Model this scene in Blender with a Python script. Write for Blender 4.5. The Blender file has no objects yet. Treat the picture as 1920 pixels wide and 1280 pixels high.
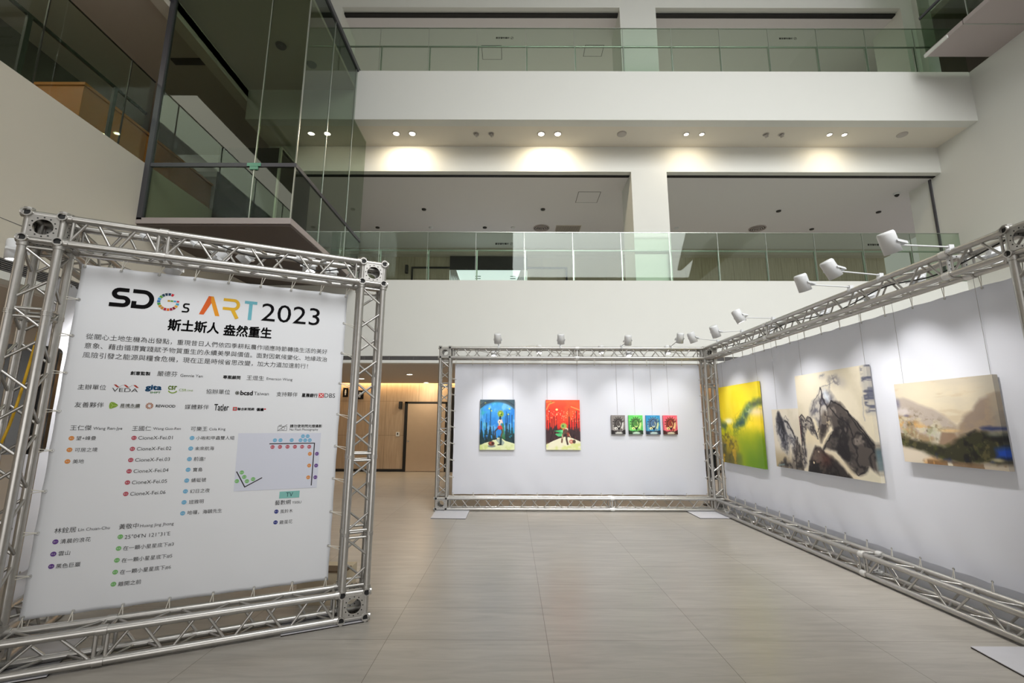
import bpy, math, random
import numpy as np
from mathutils import Vector, Matrix
random.seed(4)
SC = bpy.context.scene
COL = SC.collection
PI = math.pi

# ------------------------------------------------------------------ camera
cam_d = bpy.data.cameras.new('camera'); cam = bpy.data.objects.new('camera', cam_d); COL.objects.link(cam)
cam_d.sensor_width = 36.0; cam_d.lens = 855.33 / 1920 * 36.0; cam_d.clip_end = 200
cam.matrix_world = (Matrix.Translation((0, 0, 1.685)) @ Matrix.Rotation(0.0015, 4, 'Z')
                    @ Matrix.Rotation(PI / 2 + 0.1775, 4, 'X') @ Matrix.Rotation(0.0033, 4, 'Z'))
SC.camera = cam

# ------------------------------------------------------------------ world, daylight, exposure
SC.view_settings.view_transform = 'Standard'; SC.view_settings.look = 'None'
SC.view_settings.gamma = 1.0; SC.view_settings.use_curve_mapping = False
SC.view_settings.exposure = 0.0
w = bpy.data.worlds.new('world'); SC.world = w; w.use_nodes = True
w.node_tree.nodes['Background'].inputs[0].default_value = (1.0, 0.96, 0.90, 1)
w.node_tree.nodes['Background'].inputs[1].default_value = 0.35
try:
    SC.cycles.max_bounces = 12; SC.cycles.diffuse_bounces = 5; SC.cycles.glossy_bounces = 4
    SC.cycles.transparent_max_bounces = 24; SC.cycles.transmission_bounces = 8
    SC.cycles.caustics_reflective = False; SC.cycles.caustics_refractive = False
    SC.cycles.sample_clamp_indirect = 4.0
except Exception:
    pass


def area_light(name, loc, rot, sx, sy, power, color):
    l = bpy.data.lights.new(name, 'AREA'); l.shape = 'RECTANGLE'; l.size = sx; l.size_y = sy
    l.energy = power; l.color = color
    o = bpy.data.objects.new(name, l); COL.objects.link(o); o.location = loc; o.rotation_euler = rot
    return o


# the glazed entrance facade above the added near slab and the rooflight over the hall
FD = area_light('skylight_daylight', (6.0, -6.0, 14.0), (math.radians(45), 0, 0), 12.0, 7.0, 1260, (0.985, 0.99, 0.985))
FD.data.spread = math.radians(100)
# fill light added behind the photographer to brighten the banner
area_light('entrance_fill', (0.5, -8.8, 1.7), (math.radians(90), 0, 0), 12.0, 2.8, 320, (1.0, 0.985, 0.96))

# added fill lights brightening the upper galleries and ground floor corridor, outside the frame
area_light('gallery_fill', (-8.3, 1.5, 9.3), (0, 0, 0), 1.6, 7.0, 115, (1.0, 0.93, 0.80))
area_light('third_floor_fill', (3.0, 15.2, 12.9), (0, 0, 0), 16.0, 1.2, 150, (1.0, 0.95, 0.88))
for x_ in (0.5, 3.0, 5.5, 8.0):
    area_light('corridor_fill', (x_, 13.6, 3.06), (0, 0, 0), 0.25, 0.25, 20, (1.0, 0.94, 0.85))
for x_ in (-8.2, -8.2 + 1.0):
    area_light('aisle_light', (x_, 1.0, 3.40), (0, 0, 0), 0.25, 0.25, 20, (1.0, 0.88, 0.72))


def spot(name, loc, target, power, color, angle, blend=0.6, radius=0.03, parent=None):
    l = bpy.data.lights.new(name, 'SPOT'); l.energy = power; l.color = color
    l.spot_size = math.radians(angle); l.spot_blend = blend; l.shadow_soft_size = radius
    o = bpy.data.objects.new(name, l); COL.objects.link(o)
    d = Vector(target) - Vector(loc)
    q = d.to_track_quat('-Z', 'Y')
    if parent is not None:
        o.parent = parent; o.location = Vector(loc) - ORG.get(parent.name, Vector((0, 0, 0)))
    else:
        o.location = loc
    o.rotation_euler = q.to_euler()
    return o


# ------------------------------------------------------------------ materials
def srgb(r, g, b):
    f = lambda c: (c / 255) / 12.92 if c / 255 <= 0.04045 else ((c / 255 + 0.055) / 1.055) ** 2.4
    return (f(r), f(g), f(b), 1.0)


def pmat(name, col, rough=0.6, metal=0.0, noise=0.0, nscale=8.0, bump=0.0, spec=0.5, emit=None, estr=0.0):
    m = bpy.data.materials.new(name); m.use_nodes = True
    nt = m.node_tree; b = nt.nodes['Principled BSDF']
    b.inputs['Base Color'].default_value = col; b.inputs['Roughness'].default_value = rough
    b.inputs['Metallic'].default_value = metal; b.inputs['Specular IOR Level'].default_value = spec
    if emit:
        b.inputs['Emission Color'].default_value = emit; b.inputs['Emission Strength'].default_value = estr
    if noise or bump:
        tc = nt.nodes.new('ShaderNodeTexCoord'); nz = nt.nodes.new('ShaderNodeTexNoise')
        nz.inputs['Scale'].default_value = nscale; nz.inputs['Detail'].default_value = 4
        nt.links.new(tc.outputs['Object'], nz.inputs['Vector'])
        if noise:
            mx = nt.nodes.new('ShaderNodeMix'); mx.data_type = 'RGBA'
            mx.inputs[6].default_value = tuple(c * (1 - noise) for c in col[:3]) + (1,)
            mx.inputs[7].default_value = tuple(min(1, c * (1 + noise)) for c in col[:3]) + (1,)
            nt.links.new(nz.outputs['Fac'], mx.inputs[0]); nt.links.new(mx.outputs[2], b.inputs['Base Color'])
        if bump:
            bp = nt.nodes.new('ShaderNodeBump'); bp.inputs['Strength'].default_value = bump; bp.inputs['Distance'].default_value = 0.02
            nt.links.new(nz.outputs['Fac'], bp.inputs['Height']); nt.links.new(bp.outputs['Normal'], b.inputs['Normal'])
    return m


def glass_mat(name, tint, refl=1.0, ior=1.5):
    m = bpy.data.materials.new(name); m.use_nodes = True
    nt = m.node_tree; nt.nodes.clear()
    out = nt.nodes.new('ShaderNodeOutputMaterial'); mix = nt.nodes.new('ShaderNodeMixShader')
    tr = nt.nodes.new('ShaderNodeBsdfTransparent'); gl = nt.nodes.new('ShaderNodeBsdfGlossy')
    fr = nt.nodes.new('ShaderNodeFresnel'); mu = nt.nodes.new('ShaderNodeMath'); mu.operation = 'MULTIPLY'
    tr.inputs['Color'].default_value = tint; gl.inputs['Roughness'].default_value = 0.02
    gl.inputs['Color'].default_value = (0.85, 0.92, 0.87, 1)
    fr.inputs['IOR'].default_value = ior; mu.inputs[1].default_value = refl
    geo = nt.nodes.new('ShaderNodeNewGeometry'); inv = nt.nodes.new('ShaderNodeMath'); inv.operation = 'SUBTRACT'
    inv.inputs[0].default_value = refl; nt.links.new(geo.outputs['Backfacing'], inv.inputs[1]); inv.use_clamp = True
    nt.links.new(fr.outputs[0], mu.inputs[0]); nt.links.new(inv.outputs[0], mu.inputs[1]); nt.links.new(mu.outputs[0], mix.inputs['Fac'])
    nt.links.new(tr.outputs[0], mix.inputs[1]); nt.links.new(gl.outputs[0], mix.inputs[2])
    nt.links.new(mix.outputs[0], out.inputs['Surface'])
    return m


def floor_mat():
    m = bpy.data.materials.new('porcelain_floor_tiles'); m.use_nodes = True
    nt = m.node_tree; b = nt.nodes['Principled BSDF']; N = nt.nodes.new; L = nt.links.new
    tc = N('ShaderNodeTexCoord')
    mp = N('ShaderNodeMapping'); mp.inputs['Location'].default_value = (-0.28, -0.155, 0); L(tc.outputs['Object'], mp.inputs['Vector'])
    br = N('ShaderNodeTexBrick'); br.offset = 0.0; br.squash = 1.0
    br.inputs['Scale'].default_value = 1.0; br.inputs['Brick Width'].default_value = 1.27; br.inputs['Row Height'].default_value = 0.635
    br.inputs['Mortar Size'].default_value = 0.0022; br.inputs['Mortar Smooth'].default_value = 0.0; br.inputs['Bias'].default_value = 0.0
    br.inputs['Color1'].default_value = srgb(174, 170, 163); br.inputs['Color2'].default_value = srgb(181, 177, 170)
    br.inputs['Mortar'].default_value = srgb(120, 112, 102)
    L(mp.outputs[0], br.inputs['Vector'])
    # long veins running across the hall
    m2 = N('ShaderNodeMapping'); m2.inputs['Scale'].default_value = (0.9, 7.0, 1); L(tc.outputs['Object'], m2.inputs['Vector'])
    nz = N('ShaderNodeTexNoise'); nz.inputs['Scale'].default_value = 1.6; nz.inputs['Detail'].default_value = 7; nz.inputs['Roughness'].default_value = 0.6
    nz.inputs['Distortion'].default_value = 0.9
    L(m2.outputs[0], nz.inputs['Vector'])
    rp = N('ShaderNodeValToRGB'); rp.color_ramp.elements[0].position = 0.3; rp.color_ramp.elements[0].color = (0.80, 0.79, 0.78, 1)
    rp.color_ramp.elements[1].position = 0.72; rp.color_ramp.elements[1].color = (1.06, 1.05, 1.04, 1); L(nz.outputs['Fac'], rp.inputs[0])
    mx = N('ShaderNodeMix'); mx.data_type = 'RGBA'; mx.blend_type = 'MULTIPLY'; mx.inputs[0].default_value = 1.0
    L(br.outputs['Color'], mx.inputs[6]); L(rp.outputs[0], mx.inputs[7]); L(mx.outputs[2], b.inputs['Base Color'])
    b.inputs['Roughness'].default_value = 0.30; b.inputs['Specular IOR Level'].default_value = 0.45
    return m


def wood_mat(name, c1, c2, pw, ph, off=(0, 0), axis='XZ'):
    m = bpy.data.materials.new(name); m.use_nodes = True
    nt = m.node_tree; b = nt.nodes['Principled BSDF']; N = nt.nodes.new; L = nt.links.new
    tc = N('ShaderNodeTexCoord'); sp = N('ShaderNodeSeparateXYZ'); L(tc.outputs['Object'], sp.inputs[0])
    cb = N('ShaderNodeCombineXYZ'); L(sp.outputs[0], cb.inputs[0]); L(sp.outputs[2], cb.inputs[1])
    mp = N('ShaderNodeMapping'); mp.inputs['Location'].default_value = (off[0], off[1], 0); L(cb.outputs[0], mp.inputs['Vector'])
    br = N('ShaderNodeTexBrick'); br.offset = 0.0; br.inputs['Scale'].default_value = 1.0
    br.inputs['Brick Width'].default_value = pw; br.inputs['Row Height'].default_value = ph; br.inputs['Mortar Size'].default_value = 0.005
    br.inputs['Color1'].default_value = c1; br.inputs['Color2'].default_value = c2; br.inputs['Mortar'].default_value = tuple(c * 0.45 for c in c1[:3]) + (1,)
    L(mp.outputs[0], br.inputs['Vector'])
    m2 = N('ShaderNodeMapping'); m2.inputs['Scale'].default_value = (9, 0.6, 1); L(cb.outputs[0], m2.inputs['Vector'])
    nz = N('ShaderNodeTexNoise'); nz.inputs['Scale'].default_value = 2.5; nz.inputs['Detail'].default_value = 6; L(m2.outputs[0], nz.inputs['Vector'])
    rp = N('ShaderNodeValToRGB'); rp.color_ramp.elements[0].position = 0.3; rp.color_ramp.elements[0].color = (0.82, 0.8, 0.77, 1)
    rp.color_ramp.elements[1].position = 0.7; rp.color_ramp.elements[1].color = (1.05, 1.05, 1.05, 1); L(nz.outputs['Fac'], rp.inputs[0])
    mx = N('ShaderNodeMix'); mx.data_type = 'RGBA'; mx.blend_type = 'MULTIPLY'; mx.inputs[0].default_value = 1.0
    L(br.outputs['Color'], mx.inputs[6]); L(rp.outputs[0], mx.inputs[7]); L(mx.outputs[2], b.inputs['Base Color'])
    b.inputs['Roughness'].default_value = 0.5
    return m


def fabric_mat(name, col, trans):
    m = pmat(name, col, 0.7, noise=0.012, nscale=4); nt = m.node_tree
    out = nt.nodes['Material Output']; b = nt.nodes['Principled BSDF']; mx = nt.nodes.new('ShaderNodeMixShader'); tl = nt.nodes.new('ShaderNodeBsdfTranslucent')
    tl.inputs['Color'].default_value = col; mx.inputs[0].default_value = trans
    nt.links.new(b.outputs[0], mx.inputs[1]); nt.links.new(tl.outputs[0], mx.inputs[2]); nt.links.new(mx.outputs[0], out.inputs['Surface'])
    return m


def paint_mat():
    m = bpy.data.materials.new('artist_paint'); m.use_nodes = True
    nt = m.node_tree; b = nt.nodes['Principled BSDF']
    at = nt.nodes.new('ShaderNodeAttribute'); at.attribute_name = 'paint'
    nt.links.new(at.outputs['Color'], b.inputs['Base Color']); b.inputs['Roughness'].default_value = 0.55
    b.inputs['Specular IOR Level'].default_value = 0.3
    return m


M = dict(
    wall=pmat('warm_white_paint', srgb(226, 227, 222), 0.75, noise=0.012, nscale=2.0),
    wallg=pmat('left_wall_paint', srgb(218, 212, 198), 0.75, noise=0.012, nscale=2.0),
    soffit=pmat('soffit_paint', srgb(230, 224, 212), 0.8),
    ceil=pmat('ceiling_paint', srgb(229, 226, 228), 0.85),
    ceild=pmat('grey_ceiling_board', srgb(200, 190, 178), 0.85),
    greyp=pmat('bridge_cladding', srgb(176, 166, 164), 0.6),
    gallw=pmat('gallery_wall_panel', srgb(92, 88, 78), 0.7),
    card=pmat('beige_cardboard', srgb(196, 182, 156), 0.85, noise=0.06, nscale=12), cardd=pmat('brown_cardboard_flap', srgb(96, 78, 58), 0.85),
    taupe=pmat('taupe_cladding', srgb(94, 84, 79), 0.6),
    floor=floor_mat(),
    carpet=pmat('upper_floor_finish', srgb(230, 228, 224), 0.8, noise=0.05),
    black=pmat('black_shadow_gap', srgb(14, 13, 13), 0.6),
    blackg=pmat('black_gloss', srgb(12, 12, 13), 0.25),
    grille=pmat('grey_grille', srgb(122, 120, 120), 0.5, 0.3),
    alu=pmat('aluminium_truss', (0.50, 0.49, 0.47, 1), 0.36, 0.92, noise=0.10, nscale=30),
    aluw=pmat('galvanised_plate', (0.72, 0.72, 0.71, 1), 0.42, 0.6, noise=0.08, nscale=25),
    bolt=pmat('bolt_hole_black', srgb(20, 20, 20), 0.6),
    steel=pmat('dark_steel_trim', srgb(92, 92, 98), 0.45, 0.5),
    railm=pmat('handrail_metal', srgb(178, 182, 176), 0.3, 0.8),
    raild=pmat('handrail_bronze', srgb(60, 58, 52), 0.4, 0.6),
    vinyl=pmat('white_banner_vinyl', srgb(220, 222, 226), 0.55, noise=0.01, nscale=3),
    cloth=fabric_mat('white_display_cloth', srgb(219, 222, 232), 0.22),
    tie=pmat('white_plastic_tie', srgb(225, 222, 212), 0.5),
    grom=pmat('metal_eyelet', (0.45, 0.45, 0.44, 1), 0.35, 0.9),
    lampw=pmat('white_lamp_body', srgb(222, 224, 226), 0.4),
    lens=pmat('lit_lamp_lens', (1, 1, 1, 1), 0.3, emit=(1.0, 0.97, 0.92, 1), estr=9.0),
    lensd=pmat('lit_downlight_lens', (1, 1, 1, 1), 0.3, emit=(1.0, 0.92, 0.76, 1), estr=14.0),
    lensoff=pmat('unlit_downlight', srgb(150, 142, 132), 0.4, 0.4),
    darkfix=pmat('dark_ceiling_fitting', srgb(46, 44, 42), 0.4),
    ltgrey=pmat('light_grey_fitting', srgb(188, 182, 176), 0.5),
    wire=pmat('thin_hanging_wire', srgb(150, 148, 146), 0.4, 0.5),
    cable=pmat('black_cable', srgb(16, 16, 16), 0.5),
    yellow=pmat('yellow_cable', srgb(205, 160, 20), 0.5),
    plate=pmat('painted_base_plate', srgb(206, 206, 212), 0.45, 0.1, noise=0.05, nscale=10),
    plateb=pmat('rubber_underside', srgb(35, 30, 27), 0.8),
    wood=wood_mat('oak_wall_panels', srgb(184, 162, 138), srgb(190, 168, 144), 1.18, 1.208, (-0.16, -0.04)),
    wood2=wood_mat('grey_oak_wall_panels', srgb(206, 194, 172), srgb(212, 200, 178), 0.6, 2.4, (0.1, 0.2)),
    doorw=pmat('oak_door', srgb(188, 166, 142), 0.5, noise=0.05, nscale=5),
    orange=pmat('orange_oak_cabinet', srgb(176, 112, 48), 0.5, noise=0.05, nscale=4),
    rail=glass_mat('green_railing_glass', (0.83, 0.90, 0.84, 1), 1.0),
    box=glass_mat('grey_green_bridge_glass', (0.68, 0.73, 0.66, 1), 1.0),
    cove=pmat('warm_cove_strip', (1, 1, 1, 1), 0.5, emit=(1.0, 0.66, 0.28, 1), estr=7.0),
    blind=pmat('dark_roller_blind', srgb(54, 52, 54), 0.8),
    winlit=pmat('bright_window', (1, 1, 1, 1), 0.5, emit=(0.86, 0.95, 1.0, 1), estr=0.9),
    clampg=pmat('green_glass_fitting', srgb(70, 150, 120), 0.2),
    paint=paint_mat(),
    canvas=pmat('canvas_edge', srgb(214, 206, 190), 0.8),
    ink=pmat('black_ink', srgb(14, 13, 15), 0.8, spec=0.1), gink=pmat('grey_ink', srgb(70, 70, 71), 0.8, spec=0.1),
)


def ink(r, g, b):
    k = 'ink_%d_%d_%d' % (r, g, b)
    if k not in M:
        M[k] = pmat('coloured_ink', srgb(r, g, b), 0.7, spec=0.2)
    return M[k]


# ------------------------------------------------------------------ mesh helpers
ORG = {}


class MB:
    def __init__(s): s.v = []; s.f = []; s.mi = []; s.sm = []

    def add(s, vs, fs, mat=0, smooth=False):
        o = len(s.v); s.v += [tuple(v) for v in vs]
        for f in fs:
            s.f.append(tuple(i + o for i in f)); s.mi.append(mat); s.sm.append(smooth)
        return s

    def box(s, lo, hi, mat=0):
        x0, y0, z0 = lo; x1, y1, z1 = hi
        s.add([(x0, y0, z0), (x1, y0, z0), (x1, y1, z0), (x0, y1, z0), (x0, y0, z1), (x1, y0, z1), (x1, y1, z1), (x0, y1, z1)],
              [(0, 3, 2, 1), (4, 5, 6, 7), (0, 1, 5, 4), (1, 2, 6, 5), (2, 3, 7, 6), (3, 0, 4, 7)], mat)
        return s

    def obox(s, c, ex, ey, ez, mat=0):      # oriented box: half-vectors
        c, ex, ey, ez = map(Vector, (c, ex, ey, ez)); vs = []
        for k in (-1, 1):
            for a, b in ((-1, -1), (1, -1), (1, 1), (-1, 1)):
                vs.append(c + ex * a + ey * b + ez * k)
        s.add(vs, [(0, 3, 2, 1), (4, 5, 6, 7), (0, 1, 5, 4), (1, 2, 6, 5), (2, 3, 7, 6), (3, 0, 4, 7)], mat)
        return s

    def tube(s, p0, p1, r, n=10, mat=0, cap=True, r1=None):
        p0, p1 = Vector(p0), Vector(p1); d = p1 - p0
        if d.length < 1e-6: return s
        d.normalize(); a = d.orthogonal().normalized(); b = d.cross(a); r1 = r if r1 is None else r1
        vs = []
        for p, rr in ((p0, r), (p1, r1)):
            for i in range(n):
                t = 2 * PI * i / n; vs.append(p + a * (rr * math.cos(t)) + b * (rr * math.sin(t)))
        s.add(vs, [(i, (i + 1) % n, n + (i + 1) % n, n + i) for i in range(n)], mat, True)
        if cap:
            s.add(vs[:n], [tuple(range(n - 1, -1, -1))], mat); s.add(vs[n:], [tuple(range(n))], mat)
        return s

    def path(s, pts, r, n=8, mat=0):
        for a, b in zip(pts[:-1], pts[1:]): s.tube(a, b, r, n, mat)
        return s

    def hollow(s, p0, p1, ro, ri, n=14, mat=0):
        p0, p1 = Vector(p0), Vector(p1); d = (p1 - p0).normalized(); a = d.orthogonal().normalized(); b = d.cross(a)
        def ring(p, r): return [p + a * (r * math.cos(2 * PI * i / n)) + b * (r * math.sin(2 * PI * i / n)) for i in range(n)]
        vs = ring(p0, ro) + ring(p1, ro) + ring(p1, ri) + ring(p0, ri)
        fs = []
        for k in range(4):
            for i in range(n):
                j = (i + 1) % n; k2 = (k + 1) % 4
                fs.append((k * n + i, k * n + j, k2 * n + j, k2 * n + i))
        s.add(vs, fs, mat, False); return s

    def disc(s, c, nrm, r, n=20, mat=0):
        c, nrm = Vector(c), Vector(nrm).normalized(); a = nrm.orthogonal().normalized(); b = nrm.cross(a)
        s.add([c + a * (r * math.cos(2 * PI * i / n)) + b * (r * math.sin(2 * PI * i / n)) for i in range(n)], [tuple(range(n))], mat); return s

    def holeplate(s, c, ex, ey, nrm, half, hole, th, mat=0, n=24):
        # square plate with a round hole
        c, ex, ey, nrm = map(Vector, (c, ex, ey, nrm)); vs = []
        for k in (0.5, -0.5):
            for i in range(n):
                t = 2 * PI * i / n; ct, st = math.cos(t), math.sin(t); q = half / max(abs(ct), abs(st))
                vs.append(c + nrm * (th * k) + ex * (ct * q) + ey * (st * q))
            for i in range(n):
                t = 2 * PI * i / n
                vs.append(c + nrm * (th * k) + ex * (math.cos(t) * hole) + ey * (math.sin(t) * hole))
        fs = []
        for i in range(n):
            j = (i + 1) % n
            fs += [(i, j, n + j, n + i), (2 * n + j, 2 * n + i, 3 * n + i, 3 * n + j), (j, i, 2 * n + i, 2 * n + j), (n + i, n + j, 3 * n + j, 3 * n + i)]
        s.add(vs, fs, mat); return s

    def lathe(s, p0, axis, prof, n=20, mat=0):
        p0, d = Vector(p0), Vector(axis).normalized(); a = d.orthogonal().normalized(); b = d.cross(a); vs = []
        for h, r in prof:
            for i in range(n):
                t = 2 * PI * i / n; vs.append(p0 + d * h + a * (r * math.cos(t)) + b * (r * math.sin(t)))
        fs = [(k * n + i, k * n + (i + 1) % n, (k + 1) * n + (i + 1) % n, (k + 1) * n + i) for k in range(len(prof) - 1) for i in range(n)]
        s.add(vs, fs, mat, True); return s

    def build(s, name, mats, parent=None, kind=None):
        me = bpy.data.meshes.new(name)
        org = ORG.get(parent.name, Vector((0, 0, 0))) if parent is not None else Vector((0, 0, 0))
        me.from_pydata([(x - org.x, y - org.y, z - org.z) for x, y, z in s.v], [], s.f)
        if not isinstance(mats, (list, tuple)): mats = [mats]
        for m in mats: me.materials.append(m)
        me.polygons.foreach_set('material_index', s.mi); me.polygons.foreach_set('use_smooth', s.sm); me.update()
        o = bpy.data.objects.new(name, me); COL.objects.link(o)
        if parent is not None:
            o.parent = parent; ORG[o.name] = org
        if kind: o['kind'] = kind
        return o


def thing(name, label, cat, loc=(0, 0, 0), group=None):
    o = bpy.data.objects.new(name, None); COL.objects.link(o); o.location = loc; o.empty_display_size = 0.1
    o['label'] = label; o['category'] = cat
    if group: o['group'] = group
    ORG[o.name] = Vector(loc); return o


def tag(o, label, cat, group=None):
    o['label'] = label; o['category'] = cat
    if group: o['group'] = group
    return o


def struct(name, mb, mats, parent=None):
    o = mb.build(name, mats, parent)
    if parent is None: o['kind'] = 'structure'
    return o


# ------------------------------------------------------------------ the hall (setting)
XL, XR_, YF, YU, YW = -6.42, 11.1, 10.72, 9.80, 10.88      # left wall, right wall, lower fascia, upper fascia, upper wall
struct('floor', MB().box((-12, -9, -0.2), (13, 17.2, 0)), M['floor'])
# lower balcony edge: white fascia, slot grille, white trim
struct('wall_balcony_lower', MB().box((XL, YF, 3.25), (XR_, YF + 0.22, 5.13)), M['wall'])
g = struct('trim_slot_grille', MB().box((XL, YF + 0.03, 3.15), (XR_, YF + 0.2, 3.25)), M['grille'])
fins = MB()
for k in range(5): fins.box((XL, YF + 0.012, 3.156 + k * 0.02), (XR_, YF + 0.03, 3.164 + k * 0.02))
for k in range(30): fins.box((XL + k * 0.58, YF + 0.008, 3.15), (XL + k * 0.58 + 0.012, YF + 0.03, 3.25))
fins.build('grille_fins', M['grille'], g)
struct('trim_ceiling_edge', MB().box((XL - 3, YF - 0.01, 3.085), (XR_, YF + 0.22, 3.15)), M['wall'])
struct('ceiling_ground', MB().box((-11, YF + 0.22, 3.085), (13, 16.25, 3.25)), M['ceild'])
struct('floor_second', MB().box((-11, YF + 0.22, 4.95), (13, 16.6, 5.10)), M['carpet'])
struct('wall_back_ground', MB().box((-11, 16.6, 0), (13, 16.8, 3.6)), M['wood'])
struct('trim_cove_lip', MB().box((-11, 16.25, 3.085), (13, 16.29, 3.17)), M['ceil'])
struct('trim_cove_light', MB().box((-11, 16.34, 3.16), (13, 16.42, 3.18)), M['cove'])
struct('baseboard_back', MB().box((-11, 16.575, 0), (-3.87, 16.6, 0.09)).box((-2.3, 16.575, 0), (13, 16.6, 0.09)), M['black'])
area_light('cove_glow', (-2, 16.42, 3.2), (math.radians(38), 0, 0), 14, 0.12, 120, (1.0, 0.68, 0.36))
# door in the ground floor back wall
d1 = struct('door_1', MB().box((-3.87, 16.55, 0), (-3.77, 16.6, 2.44)).box((-2.4, 16.55, 0), (-2.3, 16.6, 2.44)).box((-3.87, 16.55, 2.38), (-2.3, 16.6, 2.44)), M['black'])
MB().box((-3.76, 16.56, 0.02), (-2.41, 16.595, 2.37)).build('door_leaf', M['doorw'], d1)
MB().disc((-3.70, 16.555, 1.05), (0, -1, 0), 0.035).tube((-3.70, 16.56, 1.05), (-3.70, 16.535, 1.05), 0.02).build('door_handle', M['grom'], d1)
d2 = struct('door_2', MB().box((-2.26, 16.5, 0), (-1.2, 16.59, 2.95)), M['black'])
# middle floor: walls of the upper storeys with their openings
mw = MB()
mw.box((XL, YW, 5.13), (-5.52, YW + 0.3, 18)).box((-5.52, YW, 8.12), (XR_, YW + 0.17, 8.86)).box((3.06, YW, 5.1), (3.98, YW + 1.0, 8.12))
struct('wall_back_second', mw, M['wall'])
mu = MB()
mu.box((-5.6, YW, 10.1), (-4.79, YW + 1.1, 13.1)).box((2.95, YW, 10.1), (3.95, YW + 1.0, 13.1)).box((10.77, YW, 10.1), (XR_, YW + 1.0, 13.1)).box((-5.6, YW, 13.1), (XR_, YW + 0.17, 18))
struct('wall_back_third', mu, M['wall'])
struct('trim_opening_second', MB().box((-5.5, YW + 0.17, 8.10), (XR_, YW + 0.26, 8.16)), M['black'])
struct('trim_opening_third', MB().box((-4.8, YW + 0.17, 13.05), (XR_, YW + 0.29, 13.14)), M['black'])
struct('ceiling_second', MB().box((-11, YW + 0.26, 8.1), (14, 16.6, 8.25)), M['ceil'])
struct('ceiling_third', MB().box((-11, YW + 0.29, 13.04), (14, 18, 13.2)), M['ceil'])
struct('trim_beam_second', MB().box((-11, 16.1, 7.86), (14, 16.4, 8.1)), M['ceild'])
struct('wall_room_second', MB().box((-11, 16.4, 5.1), (14, 16.6, 8.1)), M['wood2'])
struct('wall_room_third', MB().box((-11, 17.8, 10.1), (14, 18, 13.0)), M['wood2'])
struct('floor_third', MB().box((-11, YU + 1.3, 9.9), (14, 18, 10.08)), M['carpet'])
struct('wall_balcony_upper', MB().box((XL, YU, 8.83), (XR_, YU + 0.25, 10.15)), M['wall'])
struct('ceiling_balcony_upper', MB().box((XL, YU + 0.25, 8.83), (XR_, YW + 0.0, 9.9)), M['soffit'])
# second floor: door frames, dark roller blind with a bright window under it
d3 = struct('door_3', MB().box((-3.81, 16.35, 5.1), (-3.75, 16.4, 7.46)).box((1.98, 16.35, 5.1), (2.04, 16.4, 7.46)).box((-3.81, 16.35, 7.40), (-2.36, 16.4, 7.46)).box((0.53, 16.35, 7.40), (2.04, 16.4, 7.46)), M['black'])
w1 = struct('window_1', MB().box((-2.36, 16.36, 6.2), (0.53, 16.4, 7.36)), M['winlit'])
MB().box((-2.36, 16.3, 7.36), (0.53, 16.38, 8.06)).box((-2.36, 16.29, 7.33), (0.53, 16.39, 7.40)).build('roller_blind', M['blind'], w1)
cu = MB()
for sx, x0 in ((1, -2.33), (-1, 0.50)):
    for k in range(7):
        cu.tube((x0 + sx * 0.03 * k, 16.33, 7.36), (x0 + sx * (0.04 + 0.085 * k), 16.33, 6.3), 0.022, 6)
cu.build('curtain', M['ceil'], w1)
lt = MB()
for x in (-1.3, -0.0): lt.box((x - 0.1, 16.345, 7.08), (x + 0.1, 16.36, 7.10)).box((x - 0.1, 16.345, 6.99), (x + 0.1, 16.36, 7.01))
lt.build('window_frame_mark', M['blackg'], w1)
# right wall; its upper end is set back where the third-floor gallery turns the corner
rw = MB()
rw.box((XR_, -9, 0), (XR_ + 0.3, YF + 1.15, 8.3)).box((XR_, -9, 8.3), (XR_ + 0.3, YW + 0.3, 10.13)).box((XR_, YU + 0.9, 10.13), (XR_ + 0.3, YW + 1.2, 18)).box((XR_, -9, 11.9), (XR_ + 0.3, 8.2, 18))
struct('wall_right', rw, M['wall'])
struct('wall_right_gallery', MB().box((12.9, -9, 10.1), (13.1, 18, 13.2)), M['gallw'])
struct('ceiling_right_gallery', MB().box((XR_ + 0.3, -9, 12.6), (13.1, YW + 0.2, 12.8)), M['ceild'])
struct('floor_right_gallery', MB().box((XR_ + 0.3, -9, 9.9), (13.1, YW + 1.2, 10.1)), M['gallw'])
struct('trim_right_jamb', MB().box((XR_ - 0.03, YW + 0.3, 5.13), (XR_, YW + 0.36, 8.12)), M['steel'])
# left wall: parapet of the second-floor gallery, slot grille under it
struct('wall_left', MB().box((XL - 0.25, -9, 3.71), (XL, YF, 6.13)), M['wallg'])
lg = struct('trim_left_grille', MB().box((XL - 0.2, -9, 3.55), (XL - 0.03, YF, 3.71)), M['black'])
fins = MB()
for k in range(6): fins.box((XL - 0.03, -9, 3.565 + k * 0.025), (XL - 0.008, YF, 3.577 + k * 0.025))
fins.build('grille_fins', M['grille'], lg)
struct('trim_left_edge', MB().box((XL - 0.25, -9, 3.45), (XL + 0.01, YF, 3.55)), M['wall'])
struct('ceiling_left_aisle', MB().box((-11, -9, 3.42), (XL - 0.25, YF, 3.6)), M['ceild'])
struct('wall_left_aisle', MB().box((-9.2, -9, 0), (-9, 16.6, 3.42)), M['ceild'])
struct('floor_left_gallery', MB().box((-11, -9, 4.95), (XL - 0.25, YF + 0.3, 5.1)), M['carpet'])
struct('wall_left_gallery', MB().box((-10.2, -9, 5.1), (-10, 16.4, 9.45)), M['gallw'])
struct('trim_left_groove', MB().box((XL - 0.01, -9, 4.196), (XL + 0.002, YF, 4.204)), M['steel'])
struct('ceiling_left_gallery', MB().box((-10.2, -9, 9.42), (XL, 7.3, 9.6)).box((-10.2, 7.3, 9.42), (XL, YF + 1.5, 9.6)), M['ceild'])
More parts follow.
